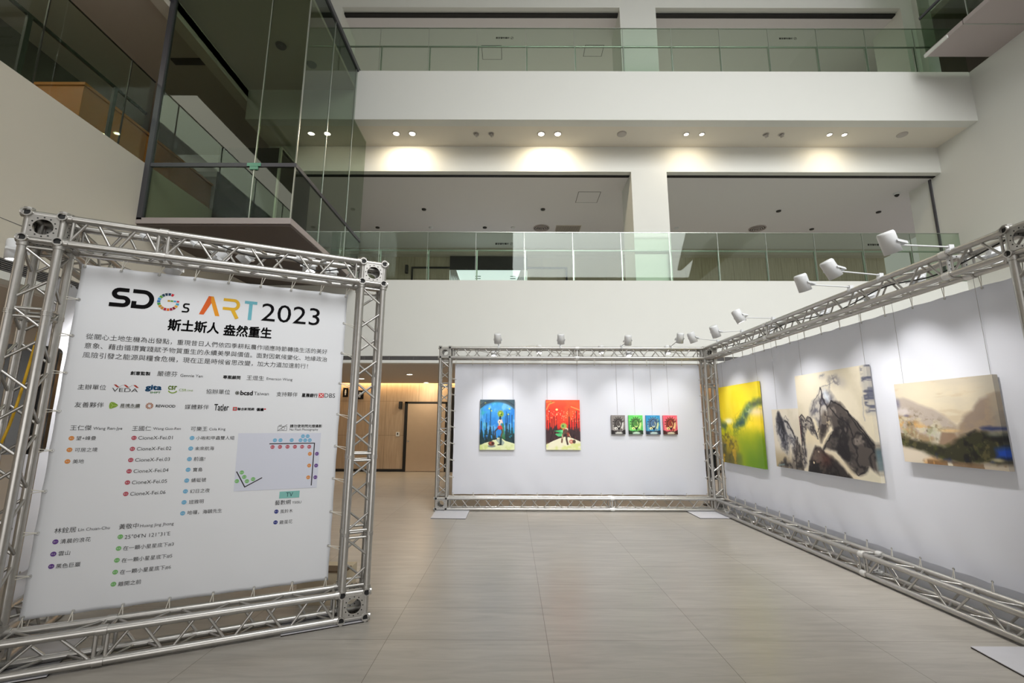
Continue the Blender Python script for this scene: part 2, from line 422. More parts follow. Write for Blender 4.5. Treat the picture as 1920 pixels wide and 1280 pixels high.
struct('wall_left_upper', MB().box((XL - 0.25, -9, 9.3), (XL, YF, 18)), M['wallg'])
d4 = struct('door_4', MB().box((-9.99, 7.9, 5.1), (-9.94, 8.05, 8.0)).box((-9.99, 9.55, 5.1), (-9.94, 9.7, 8.0)).box((-9.99, 7.9, 7.85), (-9.94, 9.7, 8.0)), M['greyp'])
MB().box((-9.98, 8.05, 5.1), (-9.955, 9.55, 7.85)).build('door_leaf', M['ceild'], d4)
# dark lift lobby box inside the bridge
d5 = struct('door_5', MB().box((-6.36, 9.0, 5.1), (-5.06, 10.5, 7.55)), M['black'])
MB().box((-5.06, 8.98, 5.1), (-5.02, 9.04, 7.58)).box((-5.06, 9.04, 7.55), (-5.02, 10.5, 7.58)).build('door_frame', M['railm'], d5)
# near side of the hall (behind and above the photographer)
struct('ceiling_shade_slab', MB().box((-6.4, -8, 3.3), (XR_, 0.35, 5.1)), M['ceil'])  # unseen slab added to shade the banner and the foreground floor
struct('wall_entrance', MB().box((-12, -9.2, 0), (13, -9, 18)), M['wall'])
struct('ceiling_hall', MB().box((-12, -10, 18), (14, 18, 18.3)), M['wall'])

# ------------------------------------------------------------------ glazing: railings and bridges
def railing(name, label, joints, plane, axis, z0, z1, zr, inset, hand, postm, sign=None):
    o = thing(name, label, 'railing', (0, 0, 0))
    a, b = joints[0], joints[-1]
    for p, q in zip(joints[:-1], joints[1:]):
        if axis == 'X': mb = MB().box((p + 0.006, plane, z0), (q - 0.006, plane + 0.016, z1))
        else: mb = MB().box((plane - 0.016, p + 0.006, z0), (plane, q - 0.006, z1))
        mb.build('glass_pane', M['rail'], o)
    cap = MB(); hr = MB()
    if axis == 'X':
        cap.box((a, plane - 0.004, z1), (b, plane + 0.02, z1 + 0.012)); hr.tube((a, plane + inset, zr), (b, plane + inset, zr), 0.022, 10)
    else:
        cap.box((plane - 0.02, a, z1), (plane + 0.004, b, z1 + 0.012)); hr.tube((plane - inset, a, zr), (plane - inset, b, zr), 0.028, 10)
    cap.build('top_edge', postm, o); hr.build('handrail', hand, o)
    for p in joints[1:-1]:
        m = MB()
        if axis == 'X':
            m.box((p - 0.004, plane - 0.002, z0), (p + 0.004, plane + 0.018, z1)).box((p + 0.012, plane + inset - 0.03, z0), (p + 0.042, plane + inset + 0.01, zr))
        else:
            m.box((plane - 0.018, p - 0.008, z0), (plane + 0.002, p + 0.008, z1)).box((plane - inset - 0.01, p - 0.16, z0), (plane - inset + 0.03, p - 0.10, zr))
        m.build('post', postm, o)
    return o


jx2 = [-4.52 + 1.2 * k for k in range(13)] + [XR_]
jx2[1:] = [x if x < XR_ else XR_ for x in jx2[1:]]
r2 = railing('glass_railing', 'green glass balcony railing on the lower white balcony edge, second floor', jx2, YF, 'X', 5.13, 6.37, 5.93, 0.10, M['railm'], M['railm'])
jx3 = [-5.70 + 1.2 * k for k in range(14)] + [XR_]
r3 = railing('glass_railing', 'green glass balcony railing on the upper white balcony edge, near the top of the photo', jx3, YU, 'X', 10.15, 11.36, 10.92, 0.10, M['railm'], M['railm'])
rl = railing('glass_railing', 'green glass railing on top of the left wall parapet, upper left', [1.35, 2.70, 4.05, 5.40, 6.75, 7.26], XL - 0.02, 'Y', 6.13, 7.70, 7.08, 0.09, M['raild'], M['raild'])

# glazed bridge hanging at the upper left
bx0, bx1, by0, by1, bz0, bz1, bzt = XL, -3.80, 7.30, YF, 5.08, 10.12, 6.11
bt = thing('glass_bridge', 'grey green glazed bridge box hanging from the left wall above the sign frame', 'glass box', (bx0, by0, bz0))
xm = -4.52
def fpane(x0, x1, z0, z1): MB().box((x0 + 0.012, by0, z0), (x1 - 0.012, by0 + 0.018, z1)).build('glass_pane', M['box'], bt)
for x0, x1 in ((bx0 + 0.05, xm), (xm, bx1)):
    fpane(x0, x1, bz0 + 0.03, bzt - 0.03); fpane(x0, x1, bzt + 0.03, bz1)
for y0, y1 in ((by0 + 0.02, 8.40), (8.40, 9.72), (9.72, by1 - 0.03)):
    for z0, z1 in ((bz0 + 0.03, bzt - 0.02), (bzt + 0.02, bz1)):
        MB().box((bx1 - 0.018, y0 + 0.01, z0), (bx1, y1 - 0.01, z1)).build('glass_pane', M['box'], bt)
for nm, mb in (('corner_mullion', MB().box((bx0, by0 - 0.03, bz0), (bx0 + 0.09, by0 + 0.05, bz1))),
               ('transom', MB().box((bx0 + 0.09, by0 - 0.015, bzt - 0.035), (bx1 + 0.012, by0 + 0.03, bzt + 0.035))),
               ('transom', MB().box((bx1 - 0.03, by0, bzt - 0.035), (bx1 + 0.015, by1 - 0.03, bzt + 0.035)))):
    mb.build(nm, M['steel'], bt)
for p in ((xm, by0 - 0.006), (bx1 - 0.008, by0 - 0.006)):
    MB().box((p[0] - 0.008, p[1], bz0 + 0.03), (p[0] + 0.008, p[1] + 0.03, bz1)).build('glass_joint', M['railm'], bt)
for y in (8.40, 9.72):
    MB().box((bx1 - 0.022, y - 0.008, bz0 + 0.03), (bx1 + 0.006, y + 0.008, bz1)).build('glass_joint', M['railm'], bt)
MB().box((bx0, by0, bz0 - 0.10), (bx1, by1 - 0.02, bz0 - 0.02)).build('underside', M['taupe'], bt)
MB().box((bx0, by0 - 0.03, bz0 - 0.07), (bx1 + 0.02, by0, bz0 + 0.035)).box((bx1, by0, bz0 - 0.07), (bx1 + 0.02, by1 - 0.02, bz0 + 0.035)).build('bottom_trim', M['greyp'], bt)
MB().box((bx0, by0 + 0.02, 9.62), (bx1 - 0.03, by1 - 0.02, 9.70)).build('bridge_ceiling', M['ceild'], bt)
MB().box((bx0, by0 - 0.03, bz1), (bx1 + 0.03, by1 - 0.02, bz1 + 0.12)).build('roof_trim', M['steel'], bt)
MB().obox((xm, by0 - 0.012, bzt), (0.12, 0, 0), (0, 0.014, 0), (0, 0, 0.03)).obox((xm, by0 - 0.01, bzt - 0.06), (0.07, 0, 0), (0, 0.012, 0), (0, 0, 0.03)).build('glass_clamp', M['clampg'], bt)
# glazed bridge at the upper right
qx, qy, qz = 9.62, 9.31, 10.13
rt = thing('glass_bridge', 'glazed bridge with a grey underside cut off by the upper right corner of the photo', 'glass box', (qx, qy, qz))
MB().box((qx, 4.0, qz), (XR_, 8.41, qz + 0.1)).box((qx, 8.435, qz), (XR_, qy, qz + 0.1)).build('underside', M['greyp'], rt)
MB().box((qx + 0.02, 8.41, qz - 0.003), (XR_, 8.435, qz + 0.06)).build('underside_joint', M['railm'], rt)
for y0, y1 in ((5.6, 6.95), (6.95, 8.3), (8.3, qy)):
    for z0, z1 in ((qz + 0.1, 11.15), (11.15, 14.0)):
        MB().box((qx, y0 + 0.008, z0), (qx + 0.018, y1 - 0.008, z1 - 0.02)).build('glass_pane', M['box'], rt)
    MB().box((qx - 0.004, y0 - 0.008, qz + 0.1), (qx + 0.02, y0 + 0.008, 14.0)).build('glass_joint', M['railm'], rt)
MB().box((qx + 0.018, qy - 0.018, qz + 0.1), (XR_, qy, 14.0)).build('glass_pane', M['box'], rt)
MB().box((qx - 0.012, 5.6, 11.12), (qx + 0.02, qy, 11.18)).build('transom', M['steel'], rt)
MB().box((qx - 0.025, qy - 0.55, qz - 0.01), (qx + 0.01, qy + 0.02, qz + 0.06)).build('edge_trim', M['wall'], rt)

# cabinets and fittings seen behind glass
tag(MB().box((-8.15, 6.72, 5.1), (-7.15, 10.0, 7.2)).box((-8.18, 6.70, 7.2), (-7.12, 10.0, 7.25)).build('cabinet', M['orange']), 'orange oak cabinet behind the left upper glass railing', 'cabinet')
tag(MB().box((-9.6, 5.0, 5.1), (-8.4, 5.9, 7.0)).box((-9.62, 4.98, 7.0), (-8.38, 5.92, 7.04)).build('display_case', M['blackg']), 'black block behind the left upper railing at the photo edge', 'furniture')

# ------------------------------------------------------------------ ceiling fittings
def downlight(x, y, z, label, lit=0, r=0.055, group=None, cat='downlight', power=0, tgt=None, mats=None):
    t = thing('downlight', label, cat, (x, y, z), group)
    MB().hollow((x, y, z), (x, y, z - 0.012), r * 1.35, r).build('ring', mats or M['ltgrey'], t)
    MB().disc((x, y, z - 0.006), (0, 0, -1), r * 1.02, 18).build('lens', M['lensd'] if lit else M['lensoff'], t)
    if power:
        l = area_light('downlight_beam', (0, 0, -0.02), (math.radians(8), 0, 0), r * 1.7, r * 1.7, power, (1.0, 0.84, 0.60)); l.data.shape = 'DISK'; l.parent = t
    return t


sof = [(-2.935, 1, 'lit round downlight in the balcony soffit, leftmost of the row'), (-2.533, 1, 'lit round downlight in the balcony soffit, second from left'),
       (-0.93, 0, 'unlit adjustable downlight in the soffit, left one of the pair between the lit pairs'), (-0.555, 0, 'unlit adjustable downlight in the soffit, right one of the pair between the lit pairs'),
       (0.70, 1, 'lit round downlight in the soffit above the middle, left of its pair'), (1.113, 1, 'lit round downlight in the soffit above the middle, right of its pair'),
       (4.335, 2, 'small bright downlight in the soffit right of the round speaker'), (4.721, 2, 'small bright downlight in the soffit, second right of the round speaker'),
       (6.327, 0, 'unlit downlight in the right half of the soffit, left of its pair'), (6.714, 0, 'unlit downlight in the right half of the soffit, right of its pair'),
       (7.918, 2, 'small bright downlight near the right end of the soffit, left of its pair'), (8.292, 2, 'small bright downlight near the right end of the soffit, right of its pair')]
for x, lit, lab in sof:
    t = downlight(x, 10.34, 8.83, lab, lit, 0.075 if lit == 1 else 0.055, 'soffit downlights', power=(15 if lit == 1 else (5 if lit == 2 else 0)), tgt=(x, 10.8, 7.7))
    if not lit:
        MB().tube((x, 10.34, 8.825), (x + 0.03, 10.36, 8.76), 0.04, 12).build('lamp_barrel', M['ltgrey'], t)
for x, lab in ((2.716, 'flat round ceiling speaker in the soffit right of the lit pair in the middle'), (9.73, 'flat round ceiling speaker at the right end of the soffit')):
    t = thing('ceiling_speaker', lab, 'speaker', (x, 10.33, 8.83), 'soffit speakers')
    MB().lathe((x, 10.33, 8.83), (0, 0, -1), [(0, 0.12), (0.02, 0.115), (0.025, 0.09), (0.025, 0.0)]).build('cover', M['ltgrey'], t)
for x, y, lab in ((-2.715, 12.97, 'small dark ceiling fitting behind the lower railing, upper left'), (0.908, 12.95, 'small dark ceiling fitting behind the lower railing, above the round air diffuser'),
                  (-4.514, 14.29, 'small dark ceiling fitting beside the glass bridge, second floor'), (-0.939, 14.27, 'small dark ceiling fitting left of the white smoke detector, second floor'),
                  (8.112, 13.02, 'small dark ceiling fitting in the right opening, middle one'), (11.2, 13.07, 'small dark ceiling fitting in the right opening near its right wall'),
                  (9.966, 14.33, 'small dark ceiling fitting in the right opening just above the railing')):
    tag(MB().lathe((x, y, 8.1), (0, 0, -1), [(0, 0.07), (0.03, 0.065), (0.035, 0.0)]).build('ceiling_fitting', M['darkfix']), lab, 'ceiling fitting', 'second floor ceiling fittings')
for x, y, lab in ((-2.734, 14.28, 'pale smoke detector on the second floor ceiling, left of the middle'), (0.0, 14.26, 'white smoke detector on the second floor ceiling left of the round diffuser'), (5.43, 14.27, 'white smoke detector in the right opening beside the pillar')):
    tag(MB().lathe((x, y, 8.1), (0, 0, -1), [(0, 0.075), (0.02, 0.075), (0.05, 0.045), (0.055, 0.0)]).build('smoke_detector', M['lampw']), lab, 'smoke detector', 'smoke detectors')
for x, y, lab in ((0.944, 14.30, 'round grey air diffuser on the ceiling left of the square grille'), (8.136, 14.295, 'round grey air diffuser on the ceiling of the right opening')):
    t = thing('air_diffuser', lab, 'vent', (x, y, 8.1), 'round air diffusers')
    m = MB()
    for k in range(4): m.hollow((x, y, 8.1 - 0.008 * k), (x, y, 8.08 - 0.012 * k), 0.27 - 0.065 * k, 0.235 - 0.065 * k, 24)
    m.build('ring_set', M['greyp'], t); MB().disc((x, y, 8.095), (0, 0, -1), 0.25, 24).build('throat', M['darkfix'], t)
t = thing('return_air_grille', 'square grey return air grille on the ceiling left of the pillar', 'vent', (1.83, 14.4, 8.1))
MB().box((1.42, 14.1, 8.085), (2.25, 14.75, 8.1)).build('frame', M['ceild'], t)
m = MB()
for k in range(18): m.box((1.45 + 0.044 * k, 14.12, 8.075), (1.465 + 0.044 * k, 14.73, 8.086))
m.build('slats', M['grille'], t)
t = thing('security_camera', 'small white dome camera on the ceiling near the right wall of the right opening', 'camera', (10.8, 11.92, 8.1))
MB().lathe((10.8, 11.92, 8.1), (0, 0, -1), [(0, 0.085), (0.05, 0.08), (0.055, 0.06)]).build('housing', M['lampw'], t)
MB().lathe((10.8, 11.92, 8.045), (0, 0, -1), [(0, 0.06), (0.03, 0.05), (0.055, 0.02), (0.06, 0)]).build('dome', M['blackg'], t)
for x, y, lab in ((-4.838, 14.6, 'lit recessed downlight in the low ceiling behind the sign frame post'), (-3.002, 13.26, 'lit recessed downlight in the low ceiling, nearest above the oak door'), (-3.03, 16.0, 'lit recessed downlight in the low ceiling close to the oak wall')):
    downlight(x, y, 3.085, lab, 1, 0.085, 'ground floor downlights', power=16, tgt=(x, y, 0))
for x, y, lab in ((-4.974, 8.48, 'dark round ceiling fitting inside the glass bridge, left'), (-4.543, 9.0, 'dark round ceiling fitting inside the glass bridge, right')):
    tag(MB().lathe((x, y, 9.62), (0, 0, -1), [(0, 0.11), (0.03, 0.10), (0.04, 0.07), (0.01, 0.0)]).build('ceiling_fitting', M['darkfix']), lab, 'ceiling fitting', 'bridge ceiling fittings')
tag(MB().box((-7.4, 8.6, 9.38), (-6.45, 8.76, 9.42)).build('slot_diffuser', M['black']), 'black slot air diffuser in the gallery ceiling seen through the glass bridge', 'vent')
# fittings on the ground floor oak wall
def wallsign(x0, x1, z0, z1, lab, txt):
    t = thing('washroom_sign', lab, 'sign', ((x0 + x1) / 2, 16.58, z0))
    MB().box((x0, 16.53, z0), (x1, 16.57, z1)).build('board', M['blackg'], t)
    xc = (x0 + x1) / 2; zc = (z0 + z1) / 2
    MB().disc((xc, 16.525, zc + 0.075), (0, -1, 0), 0.025).box((xc - 0.03, 16.524, zc - 0.03), (xc + 0.03, 16.528, zc + 0.045)).box((xc - 0.02, 16.524, zc - 0.1), (xc - 0.004, 16.528, zc - 0.03)).box((xc + 0.004, 16.524, zc - 0.1), (xc + 0.02, 16.528, zc - 0.03)).build('figure_symbol', M['lampw'], t)
wallsign(-6.12, -5.94, 2.60, 2.93, 'small black washroom sign on the oak wall, left of the sign frame post', '')
wallsign(-5.63, -5.38, 2.53, 2.84, 'small black washroom sign on the oak wall, seen through the sign frame post', '')
t = thing('wall_lamp', 'small black wall lamp on the oak wall left of the ground floor door', 'wall lamp', (-4.02, 16.6, 2.2))
MB().box((-4.075, 16.48, 2.19), (-3.965, 16.6, 2.44)).build('body', M['black'], t); MB().box((-4.06, 16.475, 2.2), (-4.0, 16.481, 2.42)).build('lens', M['darkfix'], t)
t = thing('wall_switch', 'white switch plate on the oak wall left of the ground floor door', 'switch', (-4.09, 16.59, 1.23))
MB().box((-4.15, 16.575, 1.22), (-4.03, 16.6, 1.37)).build('plate', M['lampw'], t); MB().box((-4.11, 16.57, 1.27), (-4.07, 16.577, 1.34)).build('button', M['black'], t)
t = thing('wall_lamp', 'small black wall lamp on the second floor wall beside the sign frame corner', 'wall lamp', (-3.98, 16.4, 7.2))
MB().box((-4.03, 16.28, 7.2), (-3.93, 16.4, 7.51)).build('body', M['black'], t); MB().box((-4.01, 16.275, 7.23), (-3.95, 16.281, 7.48)).build('lens', M['darkfix'], t)


# ------------------------------------------------------------------ text helpers
def text_polys(body, bold=0.0, shear=0.0):
    c = bpy.data.curves.new('txt', 'FONT'); c.body = body; c.size = 1.0; c.resolution_u = 3; c.offset = bold; c.shear = shear
    o = bpy.data.objects.new('txt', c); COL.objects.link(o)
    dg = bpy.context.evaluated_depsgraph_get()
    me = bpy.data.meshes.new_from_object(o.evaluated_get(dg))
    v = np.zeros(len(me.vertices) * 3); me.vertices.foreach_get('co', v); v = v.reshape(-1, 3)
    fs = [tuple(p.vertices) for p in me.polygons]
    bpy.data.objects.remove(o); bpy.data.curves.remove(c); bpy.data.meshes.remove(me)
    return v, fs


def put_text(mb, tr, body, s0, s1, zc, h=None, bold=0.0, mat=0, shear=0.0):
    v, fs = text_polys(body, 0.0, shear)
    lo, hi = v.min(0), v.max(0); k = (s1 - s0) / (hi[0] - lo[0]); kz = k if h is None else h / (hi[1] - lo[1])
    for dx, dz in (((0, 0),) if bold < 0.008 else ((-1, 0), (1, 0), (0, 1), (0, -1), (0.7, 0.7), (-0.7, -0.7))):
        mb.add([tr(s0 + (p[0] - lo[0] + dx * bold) * k, zc + (p[1] - (lo[1] + hi[1]) / 2 + dz * bold) * kz) for p in v], fs, mat)


# warning lettering on the railings
for o, xc, y, z in ((r2, -0.23, YF - 0.003, 6.07), (r2, 9.0, YF - 0.003, 6.07), (r3, -0.23, YU - 0.003, 11.08), (r3, 6.78, YU - 0.003, 11.08)):
    mb = MB(); put_text(mb, lambda s, q: (s, y, q), '嚴禁攀附欄杆', xc - 0.21, xc + 0.13, z, None, 0.02)
    mb.hollow((xc + 0.19, y, z), (xc + 0.19, y + 0.001, z), 0.036, 0.030, 16)
    mb.obox((xc + 0.19, y, z), (0.022, 0, 0.022), (0, 0.0005, 0), (-0.003, 0, 0.003))
    mb.build('warning_lettering', M['ink'], o)


# ------------------------------------------------------------------ truss kit
CH, TR_, SP = 0.200, 0.0285, 0.0
def truss(kind, a, b, e1, e2, parent, period=0.45, plates=(True, True), phase=0):
    """four chord tubes from a to b; a is chord 0, the others are offset by e1, e2 (length CH)"""
    a, b, e1, e2 = Vector(a), Vector(b), Vector(e1), Vector(e2); d = (b - a); L = d.length; d.normalize()
    mb = MB()
    cs = [Vector((0, 0, 0)), e1, e1 + e2, e2]
    for c in cs:
        mb.tube(a + c, b + c, TR_, 12)
        for t in (0.0, L - 0.03): mb.tube(a + c + d * t, a + c + d * (t + 0.03), TR_ * 1.22, 12)
    o = mb.build(kind, M['alu'], parent)
    br = MB(); n = max(1, int(round(L / period))); st = L / n
    for i in range(4):
        p, q = cs[i], cs[(i + 1) % 4]
        for k in range(n):
            t0 = k * st
            u0, u1, u2, u3 = t0 + st * 0.06, t0 + st * 0.42, t0 + st * 0.58, t0 + st * 0.94
            if (k * 0 + i + phase) % 2: p2, q2 = q, p
            else: p2, q2 = p, q
            br.tube(a + p2 + d * u0, a + q2 + d * u1, 0.0105, 6, cap=False); br.tube(a + q2 + d * u2, a + p2 + d * u3, 0.0105, 6, cap=False)
        for t in (0.035, L - 0.035): br.tube(a + p + d * t, a + q + d * t, 0.011, 6, cap=False)
    br.build('lattice_bracing', M['alu'], o)
    return o


def splice(parent, c, ax, e1, e2):
    """pair of bolted plates across the truss at c (centre), normal ax"""
    mb = MB(); c, ax = Vector(c), Vector(ax); n1, n2 = Vector(e1).normalized(), Vector(e2).normalized()
    mb.holeplate(c, n1, n2, ax, 0.092, 0.066, 0.012)
    for s1 in (-1, 1):
        for s2 in (-1, 1):
            q = c + n1 * (0.1 * s1) + n2 * (0.1 * s2); mb.tube(q - ax * 0.035, q + ax * 0.035, TR_ * 1.25, 12)
    for k in range(12):
        t = 2 * PI * k / 12; q = c + n1 * (0.079 * math.cos(t)) + n2 * (0.079 * math.sin(t))
        mb.tube(q - ax * 0.0075, q + ax * 0.0075, 0.006, 8, 1)
    return mb.build('splice_plate', [M['aluw'], M['bolt']], parent)


def corner(parent, c, e1, e2):
    c, e1, e2 = Vector(c), Vector(e1).normalized(), Vector(e2).normalized(); e3 = Vector((0, 0, 1)); mb = MB()
    ax = [e1, e2, e3]; h = 0.1
    for i in range(3):
        n, p, q = ax[i], ax[(i + 1) % 3], ax[(i + 2) % 3]
        for s in (-1, 1):
            fc = c + n * (0.121 * s)
            mb.holeplate(fc, p, q, n, 0.088, 0.06, 0.006)
            for k in range(12):
                t = 2 * PI * k / 12; r = fc + p * (0.074 * math.cos(t)) + q * (0.074 * math.sin(t))
                mb.tube(r - n * 0.0045, r + n * 0.0045, 0.0055, 8, 1)
        for s1 in (-1, 1):
            for s2 in (-1, 1):
                r = c + p * (h * s1) + q * (h * s2); mb.tube(r - n * 0.1, r + n * 0.1, 0.023, 10)
                for s3 in (-1, 1):
                    mb.hollow(r + n * (0.116 * s3), r + n * (0.140 * s3), 0.032, 0.024, 16); mb.tube(r + n * (0.10 * s3), r + n * (0.126 * s3), 0.0235, 12, 1)
    return mb.build('corner_block', [M['alu'], M['bolt']], parent)


def base_plate(parent, pts, z=0.006):
    pts = [Vector((x, y, 0)) for x, y in pts]; mb = MB()
    mb.add([(p.x, p.y, 0.001) for p in pts] + [(p.x, p.y, 0.009) for p in pts], [(0, 1, 5, 4), (1, 2, 6, 5), (2, 3, 7, 6), (3, 0, 4, 7), (3, 2, 1, 0)], 1)
    mb.add([(p.x, p.y, 0.0092) for p in pts] + [(p.x, p.y, 0.014) for p in pts], [(0, 1, 5, 4), (1, 2, 6, 5), (2, 3, 7, 6), (3, 0, 4, 7), (4, 5, 6, 7), (3, 2, 1, 0)], 0)
    mb.build('base_plate', [M['plate'], M['plateb']], parent)


def joint(parent, a, e1, e2, ax, bars=True):
    a, e1, e2, ax = map(Vector, (a, e1, e2, ax)); mb = MB(); cs = [Vector((0, 0, 0)), e1, e1 + e2, e2]
    for i in range(4):
        p, q = a + cs[i], a + cs[(i + 1) % 4]
        for k in (-1, 0, 1): mb.hollow(p + ax * (0.012 * k - 0.004), p + ax * (0.012 * k + 0.004), TR_ * 1.16, TR_ * 0.9, 12)
        if bars:
            mb.tube(p + ax * 0.03, q + ax * 0.03, 0.011, 8); mb.tube(p - ax * 0.03, q - ax * 0.03, 0.011, 8)
    return mb.build('joint_ring', M['alu'], parent)


ZT, ZT2, ZB2, ZB = 3.22, 3.02, 0.24, 0.04
# ---- L-shaped frame at the back and right
FX0, FX1, FY0, FY1, GY0 = -1.491, 3.957, 9.32, 9.52, 3.239     # left post, right post, front chord, rear chord, near post
F = thing('exhibition_truss_frame', 'large L-shaped aluminium truss frame holding the white cloths with the paintings', 'truss frame', (FX1, FY0, 0))
ex, ey, ez = (CH, 0, 0), (0, CH, 0), (0, 0, CH)
for z in (ZT2, ZB):
    xa, xb = FX0 + CH + 0.025, FX1 - 0.025; xm_ = xa + (xb - xa) * (0.5 if z > 1 else 0.62)
    for p, q in ((xa, xm_ - 0.02), (xm_ + 0.02, xb)): truss('truss_beam', (p, FY0, z), (q, FY0, z), ey, ez, F)
    splice(F, (xm_, FY0 + 0.1, z + 0.1), (1, 0, 0), (0, 1, 0), (0, 0, 1))
    ya, yb = GY0 + CH + 0.025, FY0 - 0.025
    for y in ((5.50,) if z < 1 else (3.98, 7.0)):
        splice(F, (FX1 + 0.1, y, z + 0.1), (0, 1, 0), (1, 0, 0), (0, 0, 1))
    cuts = [ya] + ([5.50] if z < 1 else [3.98, 7.0]) + [yb]
    for i in range(len(cuts) - 1):
        p = cuts[i] + (0.02 if i else 0); q = cuts[i + 1] - (0.02 if i < len(cuts) - 2 else 0)
        truss('truss_beam', (FX1, p, z), (FX1, q, z), ex, ez, F)
for x, y in ((FX0, FY0), (FX1, FY0), (FX1, GY0)):
    truss('truss_post', (x, y, ZB2 + 0.025), (x, y, ZT2 - 0.025), ex, ey, F)
    for z in (ZT2 + 0.1, ZB + 0.1): corner(F, (x + 0.1, y + 0.1, z), (1, 0, 0), (0, -1, 0))
base_plate(F, [(-1.46, 8.60), (-0.83, 8.57), (-0.83, 9.62), (-1.5, 9.62)])
base_plate(F, [(3.40, 8.68), (4.25, 8.68), (4.25, 9.65), (3.40, 9.65)])
base_plate(F, [(3.42, 2.9), (4.35, 2.9), (4.35, 3.86), (3.52, 3.86)])
base_plate(F, [(3.80, 8.60), (4.0, 8.58), (4.0, 8.66), (3.8, 8.66)]) if 0 else None

# ---- V-shaped sign frame at the left
LA = 0.4466; U = Vector((math.cos(LA), math.sin(LA), 0)); NF = Vector((math.sin(LA), -math.cos(LA), 0)); BK = -NF
LO = Vector((-3.6201, 3.1853, 0)); LL = 2.402; WL = 2.402
def LP(s, off, z): return LO + U * s + BK * off + Vector((0, 0, z))
S = thing('sign_truss_frame', 'V-shaped aluminium truss frame carrying the printed exhibition banner, left foreground', 'truss frame', LP(0, 0, 0))
uu, bb, zz = U * CH, BK * CH, Vector((0, 0, CH))
for z in (ZT2, ZB):
    half = CH + 0.025 + (LL - CH - 0.05) * (0.28 if z > 1 else 0.27)
    truss('truss_beam', LP(CH + 0.025, 0, z), LP(half, 0, z), bb, zz, S, 0.40)
    truss('truss_beam', LP(half, 0, z), LP(LL - 0.025, 0, z), bb, zz, S, 0.41)
    truss('truss_beam', LP(0, CH + 0.025, z), LP(0, WL - 0.025, z), uu, zz, S, 0.42)
for s, off in ((0, 0), (LL, 0), (0, WL)):
    truss('truss_post', LP(s, off, ZB2 + 0.025), LP(s, off, ZT2 - 0.025), uu, bb, S, 0.46)
    for z in (ZT2 + 0.1, ZB + 0.1): corner(S, LP(s + 0.1, off + 0.1, z), U, NF)
def lplate(s0, s1, o0, o1): base_plate(S, [tuple(LP(s, o, 0))[:2] for s, o in ((s0, o0), (s1, o0), (s1, o1), (s0, o1))])
lplate(LL - 0.45, LL + 0.22, -0.03, 0.36); lplate(-0.15, 0.55, -0.03, 0.6); lplate(-0.1, 0.5, WL - 0.2, WL + 0.4)
# joint rings where the truss lengths meet
for z in (ZT2, ZB): joint(S, LP(CH + 0.025 + (LL - CH - 0.05) * (0.28 if z > 1 else 0.27), 0, z), bb, zz, U)
joint(S, LP(0, 0, 2.47), uu, bb, (0, 0, 1)); joint(S, LP(LL, 0, 0.72), uu, bb, (0, 0, 1)); joint(S, LP(LL, 0, 1.38), uu, bb, (0, 0, 1), True)
for x, y, z in ((FX0, FY0, 2.46), (FX1, FY0, 2.46), (FX0, FY0, 1.55)): joint(F, (x, y, z), ex, ey, (0, 0, 1))


# ------------------------------------------------------------------ cloths and banners
def noise1(x, y, seed):
    return math.sin(x * 7.1 + seed) * math.cos(y * 5.3 + seed * 1.7) + 0.5 * math.sin(x * 13.7 - y * 9.1 + seed * 2.3)


